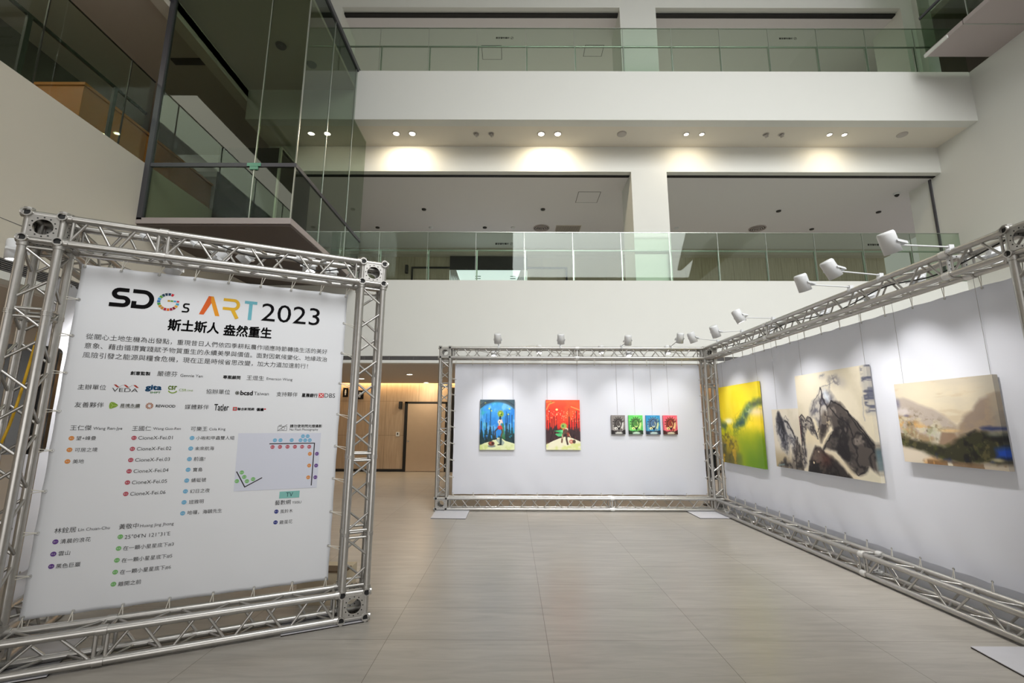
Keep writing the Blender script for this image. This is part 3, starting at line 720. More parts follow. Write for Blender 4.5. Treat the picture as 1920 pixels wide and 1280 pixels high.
def sheet(root, tr, nrm, s0, s1, z0, z1, nx, nz, mat, ntop, nside, nbot, tie_to, wr=0.004, scallop=0.008, name='cloth', cast=None, bottom_ties=None):
    """fabric with scalloped edges, eyelets and ties; tr(s, z, d) -> point, d toward the viewer"""
    mb = MB(); vs = []; nrm = Vector(nrm)
    for j in range(nz + 1):
        for i in range(nx + 1):
            a, b = i / nx, j / nz; s = s0 + (s1 - s0) * a; z = z0 + (z1 - z0) * b
            et, eb, el, er = 1 - b, b, a, 1 - a
            sc = lambda n, t: abs(math.sin(PI * n * t))
            z -= scallop * sc(ntop, a) * math.exp(-et * 25); z += scallop * sc(nbot, a) * math.exp(-eb * 25)
            s += scallop * 0.7 * sc(nside, b) * math.exp(-el * 30); s -= scallop * 0.7 * sc(nside, b) * math.exp(-er * 30)
            ed = max(math.exp(-et * 7), math.exp(-eb * 5), math.exp(-el * 9), math.exp(-er * 9))
            fold = math.sin(a * ntop * 2 * PI * 1.5 + b * 3) * math.exp(-et * 9) + math.sin(a * nbot * PI * 1.3 + 4 * math.sin(b * 5)) * math.exp(-eb * 5)
            d = wr * (ed * 0.6 * noise1(s * 1.7, z * 1.7, 3.1) + 0.8 * fold)
            vs.append(tr(s, z, d))
    fs = [(j * (nx + 1) + i, j * (nx + 1) + i + 1, (j + 1) * (nx + 1) + i + 1, (j + 1) * (nx + 1) + i) for j in range(nz) for i in range(nx)]
    mb.add(vs, fs, 0, True)
    o = mb.build(name, mat, root)
    if mat is M['vinyl']:
        sol = o.modifiers.new('thickness', 'SOLIDIFY'); sol.thickness = 0.0015; sol.offset = 0
    pts = [(s0 + (s1 - s0) * k / ntop, z1 - 0.022, 't') for k in range(ntop + 1)] + [(s0 + (s1 - s0) * k / nbot, z0 + 0.022, 'b') for k in range(nbot + 1)]
    pts += [(s0 + 0.02, z0 + (z1 - z0) * k / nside, 'l') for k in range(1, nside)] + [(s1 - 0.02, z0 + (z1 - z0) * k / nside, 'r') for k in range(1, nside)]
    for s, z, e in pts:
        s = min(max(s, min(s0, s1) + 0.02), max(s0, s1) - 0.02)
        c = Vector(tr(s, z, 0.001)); MB().hollow(c + nrm * 0.001, c + nrm * 0.006, 0.011, 0.005, 10).build('eyelet', M['grom'], root)
        q = tie_to(s, z, e)
        if q is None: continue
        q = Vector(q); dd = (q - c); side = nrm.cross(dd).normalized() * 0.012; mb = MB()
        mb.tube(c + nrm * 0.004, q + side, 0.0032, 5); mb.tube(c + nrm * 0.004, q - side, 0.0032, 5); mb.tube(q + side, q - side, 0.0032, 5)
        mb.build('cable_tie', M['tie'], root)
    return o


# back cloth (plane y = 9.50)
BC = thing('display_cloth', 'white cloth stretched in the back truss frame behind the blue and red paintings', 'cloth', (1.33, 9.5, 0.3), 'display cloths')
def tie_back(s, z, e):
    return {'t': (s, 9.49, ZT2 - 0.02), 'b': (s + 0.01, 9.49, ZB2 + 0.02), 'l': (FX0 + CH + 0.02, 9.5, z + 0.02), 'r': (FX1 - 0.02, 9.5, z + 0.02)}[e]
sheet(BC, lambda s, z, d: (s, 9.505 - d, z), (0, -1, 0), -1.205, 3.905, 0.29, 2.912, 120, 60, M['cloth'], 14, 8, 12, tie_back, 0.006, 0.006)
# right cloth (plane x = 4.157)
RC = thing('display_cloth', 'white cloth stretched along the right truss frame behind the mountain paintings', 'cloth', (4.157, 6.3, 0.3), 'display cloths')
def tie_right(s, z, e):
    return {'t': (4.15, s, ZT2 - 0.02), 'b': (4.15, s + 0.01, ZB2 + 0.02), 'l': (4.15, FY0 - 0.02, z + 0.02), 'r': (4.15, GY0 + CH + 0.02, z + 0.02)}[e]
sheet(RC, lambda s, z, d: (4.157 - d, s, z), (-1, 0, 0), 9.22, 3.54, 0.33, 2.90, 130, 60, M['cloth'], 16, 8, 16, tie_right, 0.006, 0.008)
# second cloths on the far sides of both frames
B2 = MB(); B2.add([(2.62, 9.58, 0.27), (3.5, 9.58, 0.27), (3.5, 9.58, 0.62), (2.62, 9.58, 0.62)], [(0, 1, 2, 3)])
tag(B2.build('backing_cloth', M['cloth']), 'short white cloth edge hanging below the back cloth, right of its middle', 'cloth', 'backing cloths')
B3 = MB(); n_ = 40
B3.add([(4.215 + 0.006 * math.sin(k * 1.3), 3.4 + 5.9 * k / n_, z) for z in (0.03, 0.5) for k in range(n_ + 1)], [(k, k + 1, n_ + k + 2, n_ + k + 1) for k in range(n_)], 0, True)
tag(B3.build('backing_cloth', M['cloth']), 'white cloth skirt reaching the floor behind the lower right truss beam', 'cloth', 'backing cloths')
# wing cloth of the sign frame
WC = thing('display_cloth', 'white cloth in the side wing of the sign frame, seen left of the printed banner', 'cloth', LP(-0.02, 1.4, 0.3), 'display cloths')
sheet(WC, lambda s, z, d: tuple(LP(-0.015 + d, s, z)), U, 0.62, 2.33, 0.45, 2.92, 20, 24, M['cloth'], 6, 6, 6, lambda s, z, e: None, 0.008, 0.008)
B4 = MB(); B4.add([LP(-0.045, o_, z_) for z_ in (0.03, 0.48) for o_ in (0.80, 1.3, 1.8, 2.35)], [(k, k + 1, k + 5, k + 4) for k in range(3)], 0, True)
tag(B4.build('backing_cloth', M['cloth']), 'white cloth skirt at the foot of the side wing of the sign frame', 'cloth', 'backing cloths')
# printed banner of the sign frame
PB = thing('printed_banner', 'large white printed exhibition banner with a colourful title, left foreground', 'banner', LP(1.29, 0.2, 0.3))
def tie_sign(s, z, e):
    return {'t': LP(s + 0.02, 0.19, ZT2 - 0.02), 'b': LP(s - 0.005, 0.19, ZB2 + 0.02), 'l': LP(0.2 + 0.02, 0.19, z), 'r': LP(LL - 0.02, 0.19, z - 0.03)}[e]
sheet(PB, lambda s, z, d: tuple(LP(s, 0.2 - d, z)), NF, 0.28, 2.30, 0.31, 2.932, 70, 90, M['vinyl'], 8, 9, 7, tie_sign, 0.0018, 0.006, 'vinyl_sheet')

T = lambda s, z: LP(s, 0.1975, z)           # printing lies on the front of the vinyl
T2 = lambda s, z: LP(s, 0.1971, z)


def flat(mb, pts, mat=0, tr=T): mb.add([tr(*p) for p in pts], [tuple(range(len(pts)))], mat)


def dot(mb, s, z, r, mat=0, tr=T, n=20): flat(mb, [(s + r * math.cos(2 * PI * k / n), z + r * math.sin(2 * PI * k / n)) for k in range(n)], mat, tr)


def stroke(mb, pts, wd, mat=0, tr=T):
    """constant-width ribbon along a polyline, mitred"""
    P = [Vector((p[0], p[1])) for p in pts]; P = [p for i, p in enumerate(P) if i == 0 or (p - P[i - 1]).length > 1e-4]; Lf = []; Rt = []
    for i, p in enumerate(P):
        if i == 0: t = (P[1] - p).normalized(); m = 1
        elif i == len(P) - 1: t = (p - P[i - 1]).normalized(); m = 1
        else:
            a, b = (p - P[i - 1]).normalized(), (P[i + 1] - p).normalized(); t = (a + b).normalized(); m = 1 / max(0.35, math.sqrt((1 + a.dot(b)) / 2))
        nn = Vector((-t.y, t.x)) * (wd / 2 * m); Lf.append(p + nn); Rt.append(p - nn)
    vs = [tr(q.x, q.y) for q in Lf] + [tr(q.x, q.y) for q in Rt]; n = len(P)
    mb.add(vs, [(i, n + i, n + i + 1, i + 1) for i in range(n - 1)], mat)


def arc(cx, cz, rx, rz, a0, a1, n=12): return [(cx + rx * math.cos(math.radians(a0 + (a1 - a0) * k / n)), cz + rz * math.sin(math.radians(a0 + (a1 - a0) * k / n))) for k in range(n + 1)]


# title lettering: custom shapes
mt = MB()
stroke(mt, [(0.605, 2.752), (0.545, 2.752)] + arc(0.545, 2.720, 0.034, 0.032, 90, 270, 8) + [(0.572, 2.688)] + arc(0.572, 2.656, 0.034, 0.032, 90, -90, 8) + [(0.487, 2.624)], 0.033)
stroke(mt, [(0.630, 2.752), (0.702, 2.752)] + arc(0.702, 2.688, 0.058, 0.064, 90, -90, 12) + [(0.645, 2.624), (0.645, 2.668)], 0.033)
stroke(mt, [(1.025, 2.684), (0.997, 2.684)] + arc(0.997, 2.667, 0.012, 0.017, 90, 270, 6) + [(1.008, 2.650)] + arc(1.008, 2.633, 0.013, 0.017, 90, -90, 6) + [(0.975, 2.616)], 0.013)
mt.build('title_lettering', M['ink'], PB)
mt = MB(); put_text(mt, T, '2023', 1.571, 2.061, 2.678, 0.166, 0.0); mt.build('year_lettering', M['ink'], PB)
mg = MB(); gcols = [(197, 45, 60), (40, 60, 95), (45, 60, 80), (38, 70, 90), (98, 160, 70), (70, 150, 200), (50, 110, 170), (70, 150, 70), (190, 145, 45), (200, 130, 50), (170, 40, 60), (215, 100, 40), (150, 30, 60), (120, 30, 50), (215, 160, 60), (70, 160, 190), (205, 60, 50)]
gm = [ink(*c) for c in gcols]
for k in range(16):
    a0 = 62 + k * 18.6; a1 = a0 + 15.2
    pts = arc(0.874, 2.687, 0.077, 0.077, a0, a1, 3) + arc(0.874, 2.687, 0.055, 0.055, a1, a0, 3); flat(mg, pts, k)
for k, c in enumerate((8, 4, 5, 0)): flat(mg, [(0.868 + k * 0.021, 2.690), (0.886 + k * 0.021, 2.690), (0.886 + k * 0.021, 2.704), (0.868 + k * 0.021, 2.704)], c)
mg.build('colour_wheel_letter', gm, PB)
ma = MB(); am = [ink(214, 98, 42), ink(226, 150, 40), ink(219, 172, 48), ink(110, 176, 190)]
flat(ma, [(1.099, 2.605), (1.133, 2.605), (1.190, 2.735), (1.174, 2.774), (1.155, 2.774)], 0); flat(ma, [(1.174, 2.774), (1.192, 2.774), (1.251, 2.602), (1.218, 2.602), (1.176, 2.728)], 1, T2)
stroke(ma, [(1.268, 2.757), (1.348, 2.757)] + arc(1.348, 2.717, 0.036, 0.040, 90, -90, 10) + [(1.268, 2.677)], 0.026, 2); stroke(ma, [(1.340, 2.677), (1.384, 2.594)], 0.028, 2, T2)
stroke(ma, [(1.432, 2.752), (1.530, 2.752)], 0.026, 3); stroke(ma, [(1.481, 2.740), (1.481, 2.592)], 0.028, 3)
ma.build('coloured_lettering', am, PB)
ms = MB(); put_text(ms, T, '斯土斯人', 0.895, 1.259, 2.494, 0.098, 0.03); put_text(ms, T, '盎然重生', 1.296, 1.667, 2.486, 0.098, 0.03)
ms.build('subtitle_lettering', M['ink'], PB)
mbod = MB()
for s, a, b, z in (('從關心土地生機為出發點，重現昔日人們依四季耕耘農作順應時節轉換生活的美好', .38, 2.151, 2.35), ('意象、藉由循環實踐賦予物質重生的永續美學與價值。面對因氣候變化、地緣政治', .381, 2.154, 2.277), ('風險引發之能源與糧食危機，現在正是時候省思改變，加大力道加速前行！', .379, 1.993, 2.202)):
    mbod = MB(); put_text(mbod, T, s, a, b, z); mbod.build('paragraph_line', M['gink'], PB)
mc = MB()
for s, a, b, z, bo in (('創意監製', .693, .821, 2.075, .03), ('嚴德芬', .867, 1.004, 2.08, 0), ('Gennie Yen', 1.025, 1.183, 2.072, 0), ('專案顧問', 1.331, 1.46, 2.072, .03), ('王焜生', 1.508, 1.643, 2.074, 0), ('Emerson Wang', 1.664, 1.873, 2.069, 0),
                       ('主辦單位', .383, .554, 1.953, -.004), ('協辦單位', 1.22, 1.395, 1.944, -.004), ('支持夥伴', 1.754, 1.926, 1.938, -.004), ('友善夥伴', .382, .557, 1.816, -.004), ('媒體夥伴', 1.084, 1.253, 1.812, -.004)):
    mc = MB(); put_text(mc, T, s, a, b, z, None, bo); mc.build('credit_text', M['gink'], PB)
# sponsor marks
lm = [M['ink'], ink(166, 58, 48), ink(44, 96, 140), ink(96, 160, 92), ink(128, 160, 60), ink(168, 108, 70), ink(198, 40, 48), M['gink'], ink(150, 152, 146), ink(176, 196, 120), ink(238, 216, 212)]
def nxt():
    global ml
    if ml.v: ml.build('sponsor_mark', lm, PB)
    ml = MB()
ml = MB()
put_text(ml, T, 'VEDA', .592, .758, 1.937, .030, 0, 7)
for k in range(3):
    flat(ml, [(.597 + .062 * k, 1.979), (.613 + .062 * k, 1.979), (.637 + .062 * k, 1.957), (.621 + .062 * k, 1.957)], 1)
    if k < 2: stroke(ml, [(.632 + .062 * k, 1.958), (.656 + .062 * k, 1.978)], 0.002, 8)
nxt()
put_text(ml, T, 'gita', .805, .908, 1.958, .050, .05, 2); put_text(ml, T, 'SHIFT', .838, .906, 1.924, .014, .03, 3)
nxt()
put_text(ml, T, 'csr', .954, 1.012, 1.966, .030, .03, 4); stroke(ml, arc(.986, 1.950, .030, .026, 200, 340, 8), .008, 4); put_text(ml, T, 'CSR', 1.029, 1.081, 1.950, .020, 0, 4); put_text(ml, T, 'ONE', 1.084, 1.126, 1.947, .013, 0, 4)
nxt()
dot(ml, 1.449, 1.938, .016, 7); dot(ml, 1.449, 1.938, .012, 8, T2); dot(ml, 1.449, 1.938, .006, 0, lambda s, z: LP(s, 0.1967, z))
put_text(ml, T, 'bcsd', 1.474, 1.566, 1.940, None, .04, 7); put_text(ml, T, 'Taiwan', 1.577, 1.693, 1.938, None, 0, 7)
nxt()
put_text(ml, T, '星展銀行', 1.963, 2.095, 1.934, .034, .03, 0); flat(ml, [(2.105, 1.915), (2.149, 1.915), (2.149, 1.956), (2.105, 1.956)], 6)
stroke(ml, [(2.112, 1.921), (2.142, 1.950)], .007, 10, T2); stroke(ml, [(2.112, 1.950), (2.142, 1.921)], .007, 10, T2)
put_text(ml, T, 'DBS', 2.155, 2.248, 1.937, .040, .005, 0)
nxt()
flat(ml, [(.592, 1.833), (.602, 1.842), (.618, 1.838), (.642, 1.822), (.645, 1.812), (.634, 1.802), (.606, 1.788), (.594, 1.790), (.590, 1.81)], 4)
for q in ((.600, 1.832), (.640, 1.812), (.604, 1.793)): stroke(ml, [(.612, 1.815), q], .003, 9, T2)
put_text(ml, T, '易境永續', .658, .784, 1.815, None, .02, 8); stroke(ml, [(.658, 1.797), (.784, 1.797)], .003, 8)
nxt()
for k in range(10):
    a = 2 * PI * k / 10; stroke(ml, [(.846 + .010 * math.cos(a), 1.815 + .010 * math.sin(a)), (.846 + .026 * math.cos(a), 1.815 + .026 * math.sin(a))], .005, 5)
    stroke(ml, [(.846 + .018 * math.cos(a + .3), 1.815 + .018 * math.sin(a + .3)), (.846 + .025 * math.cos(a + .42), 1.815 + .025 * math.sin(a + .42))], .004, 5)
put_text(ml, T, 'REWOOD', .888, 1.018, 1.815, .021, .02, 0)
nxt()
put_text(ml, T, 'Tatler', 1.292, 1.398, 1.812, .052, .02, 7); put_text(ml, T, 'TAIWAN', 1.325, 1.375, 1.782, .007, 0, 8)
nxt()
flat(ml, [(1.429, 1.786), (1.460, 1.786), (1.460, 1.817), (1.429, 1.817)], 6); flat(ml, [(1.435, 1.792), (1.454, 1.792), (1.454, 1.811), (1.435, 1.811)], 8, T2); put_text(ml, T, '聯合新聞網', 1.464, 1.590, 1.800, None, .02, 0)
nxt()
put_text(ml, T, '倡議', 1.609, 1.664, 1.798, None, .04, 0); flat(ml, [(1.667, 1.797), (1.682, 1.797), (1.682, 1.808), (1.667, 1.808)], 6)
nxt()
# artist lists
mi_ = MB()
for s, a, b, z in (('王仁傑', .38, .505, 1.641), ('Wang Ren-Jye', .516, .694, 1.633), ('望+峰疊', .425, .542, 1.563), ('可居之境', .428, .562, 1.476), ('美地', .427, .493, 1.391), ('王國仁', .756, .877, 1.636), ('Wang Guo-Ren', .891, 1.076, 1.631),
                   ('林銓居', .39, .512, .899), ('Lin Chuan-Chu', .525, .709, .894), ('清晨的浪花', .433, .606, .821), ('雲山', .434, .499, .738), ('黑色巨巖', .432, .569, .651), ('黃敬中', .764, .885, .894), ('Huang Jing Jhong', .895, 1.11, .886),
                   ("25°04'N 121°31'E", .808, 1.095, .816), ('在一顆小星星底下#3', .808, 1.127, .734), ('在一顆小星星底下#5', .81, 1.127, .647), ('在一顆小星星底下#6', .81, 1.128, .564), ('離開之前', .81, .949, .48),
                   ('可樂王', 1.144, 1.261, 1.632), ('Cola King', 1.274, 1.391, 1.626), ('小啾和甲蟲雙人組', 1.189, 1.464, 1.556), ('未來航海', 1.19, 1.325, 1.471), ('前進!', 1.191, 1.27, 1.387), ('寶島', 1.194, 1.26, 1.301), ('蜻蜓號', 1.191, 1.294, 1.217),
                   ('幻日之夜', 1.192, 1.329, 1.131), ('班雅明', 1.194, 1.295, 1.047), ('哈囉，海鷗先生', 1.194, 1.432, .964), ('藝數網', 1.822, 1.945, .998), ('YIIISU', 1.956, 2.03, .992), ('風鈴木', 1.868, 1.968, .923), ('雞蛋花', 1.87, 1.972, .833)):
    mi_ = MB(); put_text(mi_, T, s, a, b, z); mi_.build('list_line', M['gink'], PB)
for k in range(6):
    mi_ = MB(); put_text(mi_, T, 'CioneX-Fei.0%d' % (k + 1), .804, 1.029, 1.562 - .0856 * k); mi_.build('list_line', M['gink'], PB)
dm = [ink(212, 138, 70), ink(180, 84, 98), ink(98, 64, 136), ink(120, 180, 110), ink(112, 172, 206), ink(54, 62, 130), ink(214, 214, 214)]
DI = dict(orange=0, red=1, purple=2, green=3, blue=4, navy=5)
md = MB()
DOTS = [(0.397, 1.563 - .0855 * k, 'orange') for k in range(3)] + [(0.776, 1.562 - .0853 * k, 'red') for k in range(6)] + [(0.406, .822 - .084 * k, 'purple') for k in range(3)] + [(0.781, .821 - .0843 * k, 'green') for k in range(5)] + [(1.161, 1.557 - .0849 * k, 'blue') for k in range(8)] + [(1.838, .925, 'navy'), (1.839, .836, 'navy')]
LET = dict(orange='A', red='B', purple='D', green='E', blue='C', navy='F')
cnt = {}
for s, z, c in DOTS:
    md = MB(); dot(md, s, z, .0168, DI[c]); cnt[c] = cnt.get(c, 0) + 1; put_text(md, T2, '%s-%d' % (LET[c], cnt[c]), s - .010, s + .010, z, .009, 0, 6); md.build('number_dot', dm, PB)
# floor plan diagram
mp_ = MB(); pm = [ink(206, 209, 222)] + dm[:6] + [ink(48, 44, 50), dm[6]]
flat(mp_, [(1.500, 1.112), (2.148, 1.108), (2.150, 1.592), (1.490, 1.594)], 0)
stroke(mp_, [(1.735, 1.501), (2.101, 1.501), (2.101, 1.129)], .0085, 7, T2); stroke(mp_, [(1.507, 1.274), (1.579, 1.144), (1.704, 1.215)], .0085, 7, T2)
MAP = [(1.776, 1.531, 'blue', 2), (1.82, 1.531, 'blue', 1), (1.91, 1.53, 'blue', 3), (1.983, 1.529, 'blue', 6), (2.021, 1.528, 'blue', 7), (2.059, 1.528, 'blue', 8), (2.0, 1.564, 'blue', 4), (2.039, 1.564, 'blue', 5), (1.762, 1.473, 'red', 1), (1.821, 1.473, 'red', 2), (1.881, 1.473, 'red', 3), (1.941, 1.472, 'red', 4), (2.0, 1.471, 'red', 5), (2.059, 1.47, 'red', 6), (2.069, 1.407, 'orange', 1), (2.071, 1.304, 'orange', 2), (2.071, 1.201, 'orange', 3), (2.128, 1.406, 'purple', 1), (2.129, 1.302, 'purple', 2), (2.13, 1.199, 'purple', 3), (1.546, 1.265, 'green', 2), (1.568, 1.227, 'green', 3), (1.591, 1.191, 'green', 4), (1.636, 1.206, 'green', 5), (1.517, 1.195, 'green', 1)]
T3 = lambda s, z: LP(s, 0.1967, z); T4 = lambda s, z: LP(s, 0.1963, z)
for s, z, c, k in MAP:
    dot(mp_, s, z, .0165, DI[c] + 1, T3); put_text(mp_, T4, '%s-%d' % (LET[c], k), s - .010, s + .010, z, .009, 0, 8)
mp_.build('floor_plan_print', pm, PB)
mx_ = MB(); xm_m = [ink(128, 184, 178), ink(40, 70, 76), M['gink'], ink(120, 120, 120)]
flat(mx_, [(1.850, 1.032), (2.010, 1.032), (2.010, 1.090), (1.850, 1.090)], 0); put_text(mx_, T2, 'TV', 1.902, 1.958, 1.062, .036, 0, 1)
put_text(mx_, T, '請勿使用閃光燈攝影', 1.887, 2.154, 1.655, None, .02, 2); put_text(mx_, T, 'No Flash Photography', 1.886, 2.123, 1.621, None, 0, 2)
stroke(mx_, [(1.790, 1.652), (1.862, 1.652), (1.862, 1.616), (1.790, 1.616), (1.790, 1.652)], .003, 3); stroke(mx_, arc(1.832, 1.634, .013, .013, 0, 360, 16), .003, 3); stroke(mx_, [(1.788, 1.612), (1.862, 1.668)], .004, 3)
stroke(mx_, [(1.796, 1.652), (1.800, 1.664), (1.808, 1.656), (1.814, 1.668), (1.818, 1.652)], .003, 3)
mx_.build('notice_print', xm_m, PB)


# ------------------------------------------------------------------ paintings (procedural paint)
def lin(c): c = np.asarray(c, float) / 255; return np.where(c <= 0.04045, c / 12.92, ((c + 0.055) / 1.055) ** 2.4)


class Art:
    def __init__(s, nx, ny, asp, bg=(200, 200, 200), seed=1):
        s.nx, s.ny, s.asp = nx, ny, asp; s.V, s.Uu = np.meshgrid((np.arange(ny) + .5) / ny, (np.arange(nx) + .5) / nx, indexing='ij')
        s.a = np.ones((ny, nx, 3)) * np.array(bg, float); s.seed = seed

    def noise(s, sx, sy, o=4, seed=0):
        out = np.zeros((s.ny, s.nx)); amp = 1; tot = 0
        for k in range(o):
            rs = np.random.RandomState(s.seed * 97 + seed * 13 + k); gx, gy = int(sx * 2 ** k) + 3, int(sy * 2 ** k) + 3; g = rs.rand(gy, gx)
            x = s.Uu * sx * 2 ** k; y = s.V * sy * 2 ** k; i = x.astype(int); j = y.astype(int); fx = x - i; fy = y - j; fx = fx * fx * (3 - 2 * fx); fy = fy * fy * (3 - 2 * fy)
            out += amp * ((g[j, i] * (1 - fx) + g[j, i + 1] * fx) * (1 - fy) + (g[j + 1, i] * (1 - fx) + g[j + 1, i + 1] * fx) * fy); tot += amp; amp *= .55
        return out / tot

    def mix(s, m, c):
        m = np.clip(m, 0, 1)[..., None]; s.a = s.a * (1 - m) + np.asarray(c, float) * m

    def ridge(s, sx, sy, seed, p): r = 1 - np.abs(2 * s.noise(sx, sy, 4, seed) - 1); return s.sm(r, p, 1.0)

    def sm(s, x, a, b): t = np.clip((x - a) / (b - a), 0, 1); return t * t * (3 - 2 * t)

    def poly(s, pts, c, op=1., soft=0., warp=0., wseed=5):
        U_, V_ = s.Uu, s.V
        if warp: U_ = U_ + warp * (s.noise(6, 6, 4, wseed) - .5); V_ = V_ + warp * (s.noise(6, 6, 4, wseed + 1) - .5)
        ins = np.zeros_like(U_, bool); dist = np.full(U_.shape, 9.)
        for (x0, y0), (x1, y1) in zip(pts, pts[1:] + pts[:1]):
            if y0 != y1:
                cr = ((y0 > V_) != (y1 > V_)) & (U_ < (x1 - x0) * (V_ - y0) / (y1 - y0) + x0); ins ^= cr
            if soft: dist = np.minimum(dist, s.sd(x0, y0, x1, y1, U_, V_))
        m = ins.astype(float)
        if soft: m = np.where(ins, np.clip(.5 + dist / soft / 2, 0, 1), np.clip(.5 - dist / soft / 2, 0, 1))
        s.mix(m * op, c); return m

    def sd(s, x0, y0, x1, y1, U_=None, V_=None):
        U_ = s.Uu if U_ is None else U_; V_ = s.V if V_ is None else V_
        dx, dy = (x1 - x0) * s.asp, y1 - y0; px, py = (U_ - x0) * s.asp, V_ - y0; t = np.clip((px * dx + py * dy) / (dx * dx + dy * dy + 1e-12), 0, 1)
        return np.hypot(px - t * dx, py - t * dy)

    def line(s, pts, wd, c, op=1., warp=0., wseed=9):
        U_, V_ = s.Uu, s.V
        if warp: U_ = U_ + warp * (s.noise(9, 9, 4, wseed) - .5); V_ = V_ + warp * (s.noise(9, 9, 4, wseed + 1) - .5)
        d = np.full(U_.shape, 9.)
        for (x0, y0), (x1, y1) in zip(pts[:-1], pts[1:]): d = np.minimum(d, s.sd(x0, y0, x1, y1, U_, V_))
        s.mix((1 - s.sm(d, wd * .35, wd * .75)) * op, c)

    def ell(s, u, v, ru, rv, c, op=1., soft=.15): d = np.hypot((s.Uu - u) / ru, (s.V - v) / rv); s.mix((1 - s.sm(d, 1 - soft, 1 + soft)) * op, c)


def forest(A, trees, base, dark, mid, seed):
    n = A.noise(14, 3, 3, seed)
    for u, vt, vb, wd in trees:
        A.poly([(u - wd * .35, vt), (u + wd * .35, vt), (u + wd, vb), (u - wd, vb)], dark, .92)
        A.poly([(u - wd * .8, vb - .06), (u, vb - .18), (u + wd * .8, vb - .06), (u + wd * 3.2, vb + .12), (u - wd * 3.2, vb + .12)], mid, .9)
    A.mix(A.sm(A.V + .14 * (n - .5) * 2, base - .03, base + .02), mid)
    A.mix(A.sm(A.noise(22, 12, 2, seed + 3), .55, .75) * A.sm(A.V, base, base + .04) * .6, dark)


def art_blue():
    A = Art(100, 142, .70, (66, 150, 220), 3); n = A.noise(5, 5, 4, 1)
    A.mix(A.sm(n, .35, .7) * .8, (40, 120, 205)); A.mix(A.sm(A.noise(4, 5, 4, 2), .45, .7) * A.sm(1 - A.Uu, .3, .8), (60, 180, 170)); A.mix(A.sm(A.noise(7, 7, 3, 4), .55, .75) * .7, (130, 195, 240))
    A.mix(A.sm(A.V, .45, .75) * .5, (30, 110, 200)); A.mix(A.sm(A.Uu, .6, 1) * A.sm(A.V, .5, .75) * .7, (40, 150, 130))
    d = np.hypot((A.Uu - .5) * .78, (A.V - .66)); A.mix(A.sm(d, .58, .63), (62, 84, 96)); A.mix(A.sm(d, .63, .66) * A.sm(A.noise(6, 6, 3, 8), .4, .6), (92, 104, 100)); A.mix(A.sm(d, .64, .66) * (1 - A.sm(d, .66, .68)) * .8, (40, 52, 66))
    for u, v in ((.16, .075), (.27, .185), (.86, .19), (.33, .23), (.82, .3)): A.ell(u, v, .025, .014, (212, 220, 90), .9, .6)
    A.line([(.02, .17), (.16, .08), (.4, .03)], .016, (50, 60, 70))
    forest(A, [(.045, .2, .62, .014), (.155, .4, .66, .01), (.195, .29, .6, .014), (.275, .44, .66, .01), (.31, .185, .6, .016), (.39, .5, .64, .01), (.745, .33, .68, .01), (.765, .24, .6, .013), (.8, .26, .62, .012), (.855, .26, .62, .013), (.93, .29, .6, .013)], .72, (20, 34, 44), (34, 58, 62), 11)
    A.poly([(.62, .36), (.7, .52), (.74, .8), (.64, .78), (.63, .55)], (60, 120, 70), .8)
    A.poly([(0, .92), (.15, .87), (.35, .83), (.5, .77), (.62, .77), (.75, .83), (1, .88), (1, 1), (0, 1)], (216, 222, 178)); A.mix(A.sm(A.noise(6, 10, 3, 20), .5, .7) * A.sm(A.V, .88, .92) * .7, (190, 204, 120))
    A.poly([(.46, .8), (.6, .77), (.72, .86), (.66, .92), (.58, .9)], (150, 166, 160), .9); A.ell(.35, .93, .11, .025, (120, 130, 130), .9)
    A.ell(.34, .88, .09, .045, (110, 62, 50)); A.ell(.31, .87, .03, .02, (170, 90, 70)); A.ell(.38, .88, .03, .02, (60, 30, 34))
    for k in range(11):
        t = 2 * PI * k / 11; A.poly([(.6 + .07 * math.cos(t - .3), .29 + .055 * math.sin(t - .3)), (.6 + .11 * math.cos(t), .29 + .085 * math.sin(t)), (.6 + .07 * math.cos(t + .3), .29 + .055 * math.sin(t + .3))], (150, 170, 60))
    A.ell(.6, .29, .08, .058, (126, 160, 60)); A.ell(.585, .28, .03, .02, (200, 200, 90)); A.ell(.62, .3, .025, .02, (70, 110, 40))
    A.line([(.59, .35), (.585, .41)], .03, (40, 40, 44)); A.ell(.575, .45, .055, .045, (228, 214, 204)); A.line([(.63, .41), (.65, .47)], .02, (220, 190, 190)); A.ell(.57, .45, .015, .012, (60, 50, 50)); A.line([(.57, .49), (.575, .54)], .035, (220, 190, 150))
    A.poly([(.53, .53), (.62, .52), (.67, .59), (.64, .61), (.52, .6), (.49, .59)], (196, 60, 62)); A.line([(.52, .58), (.44, .64), (.46, .77)], .024, (70, 60, 54)); A.line([(.63, .6), (.66, .65), (.62, .72), (.61, .88)], .028, (90, 80, 60)); A.line([(.61, .77), (.605, .88)], .036, (40, 62, 66)); A.line([(.42, .8), (.49, .785)], .018, (30, 34, 40)); A.line([(.53, .905), (.62, .9)], .02, (24, 28, 30))
    return A


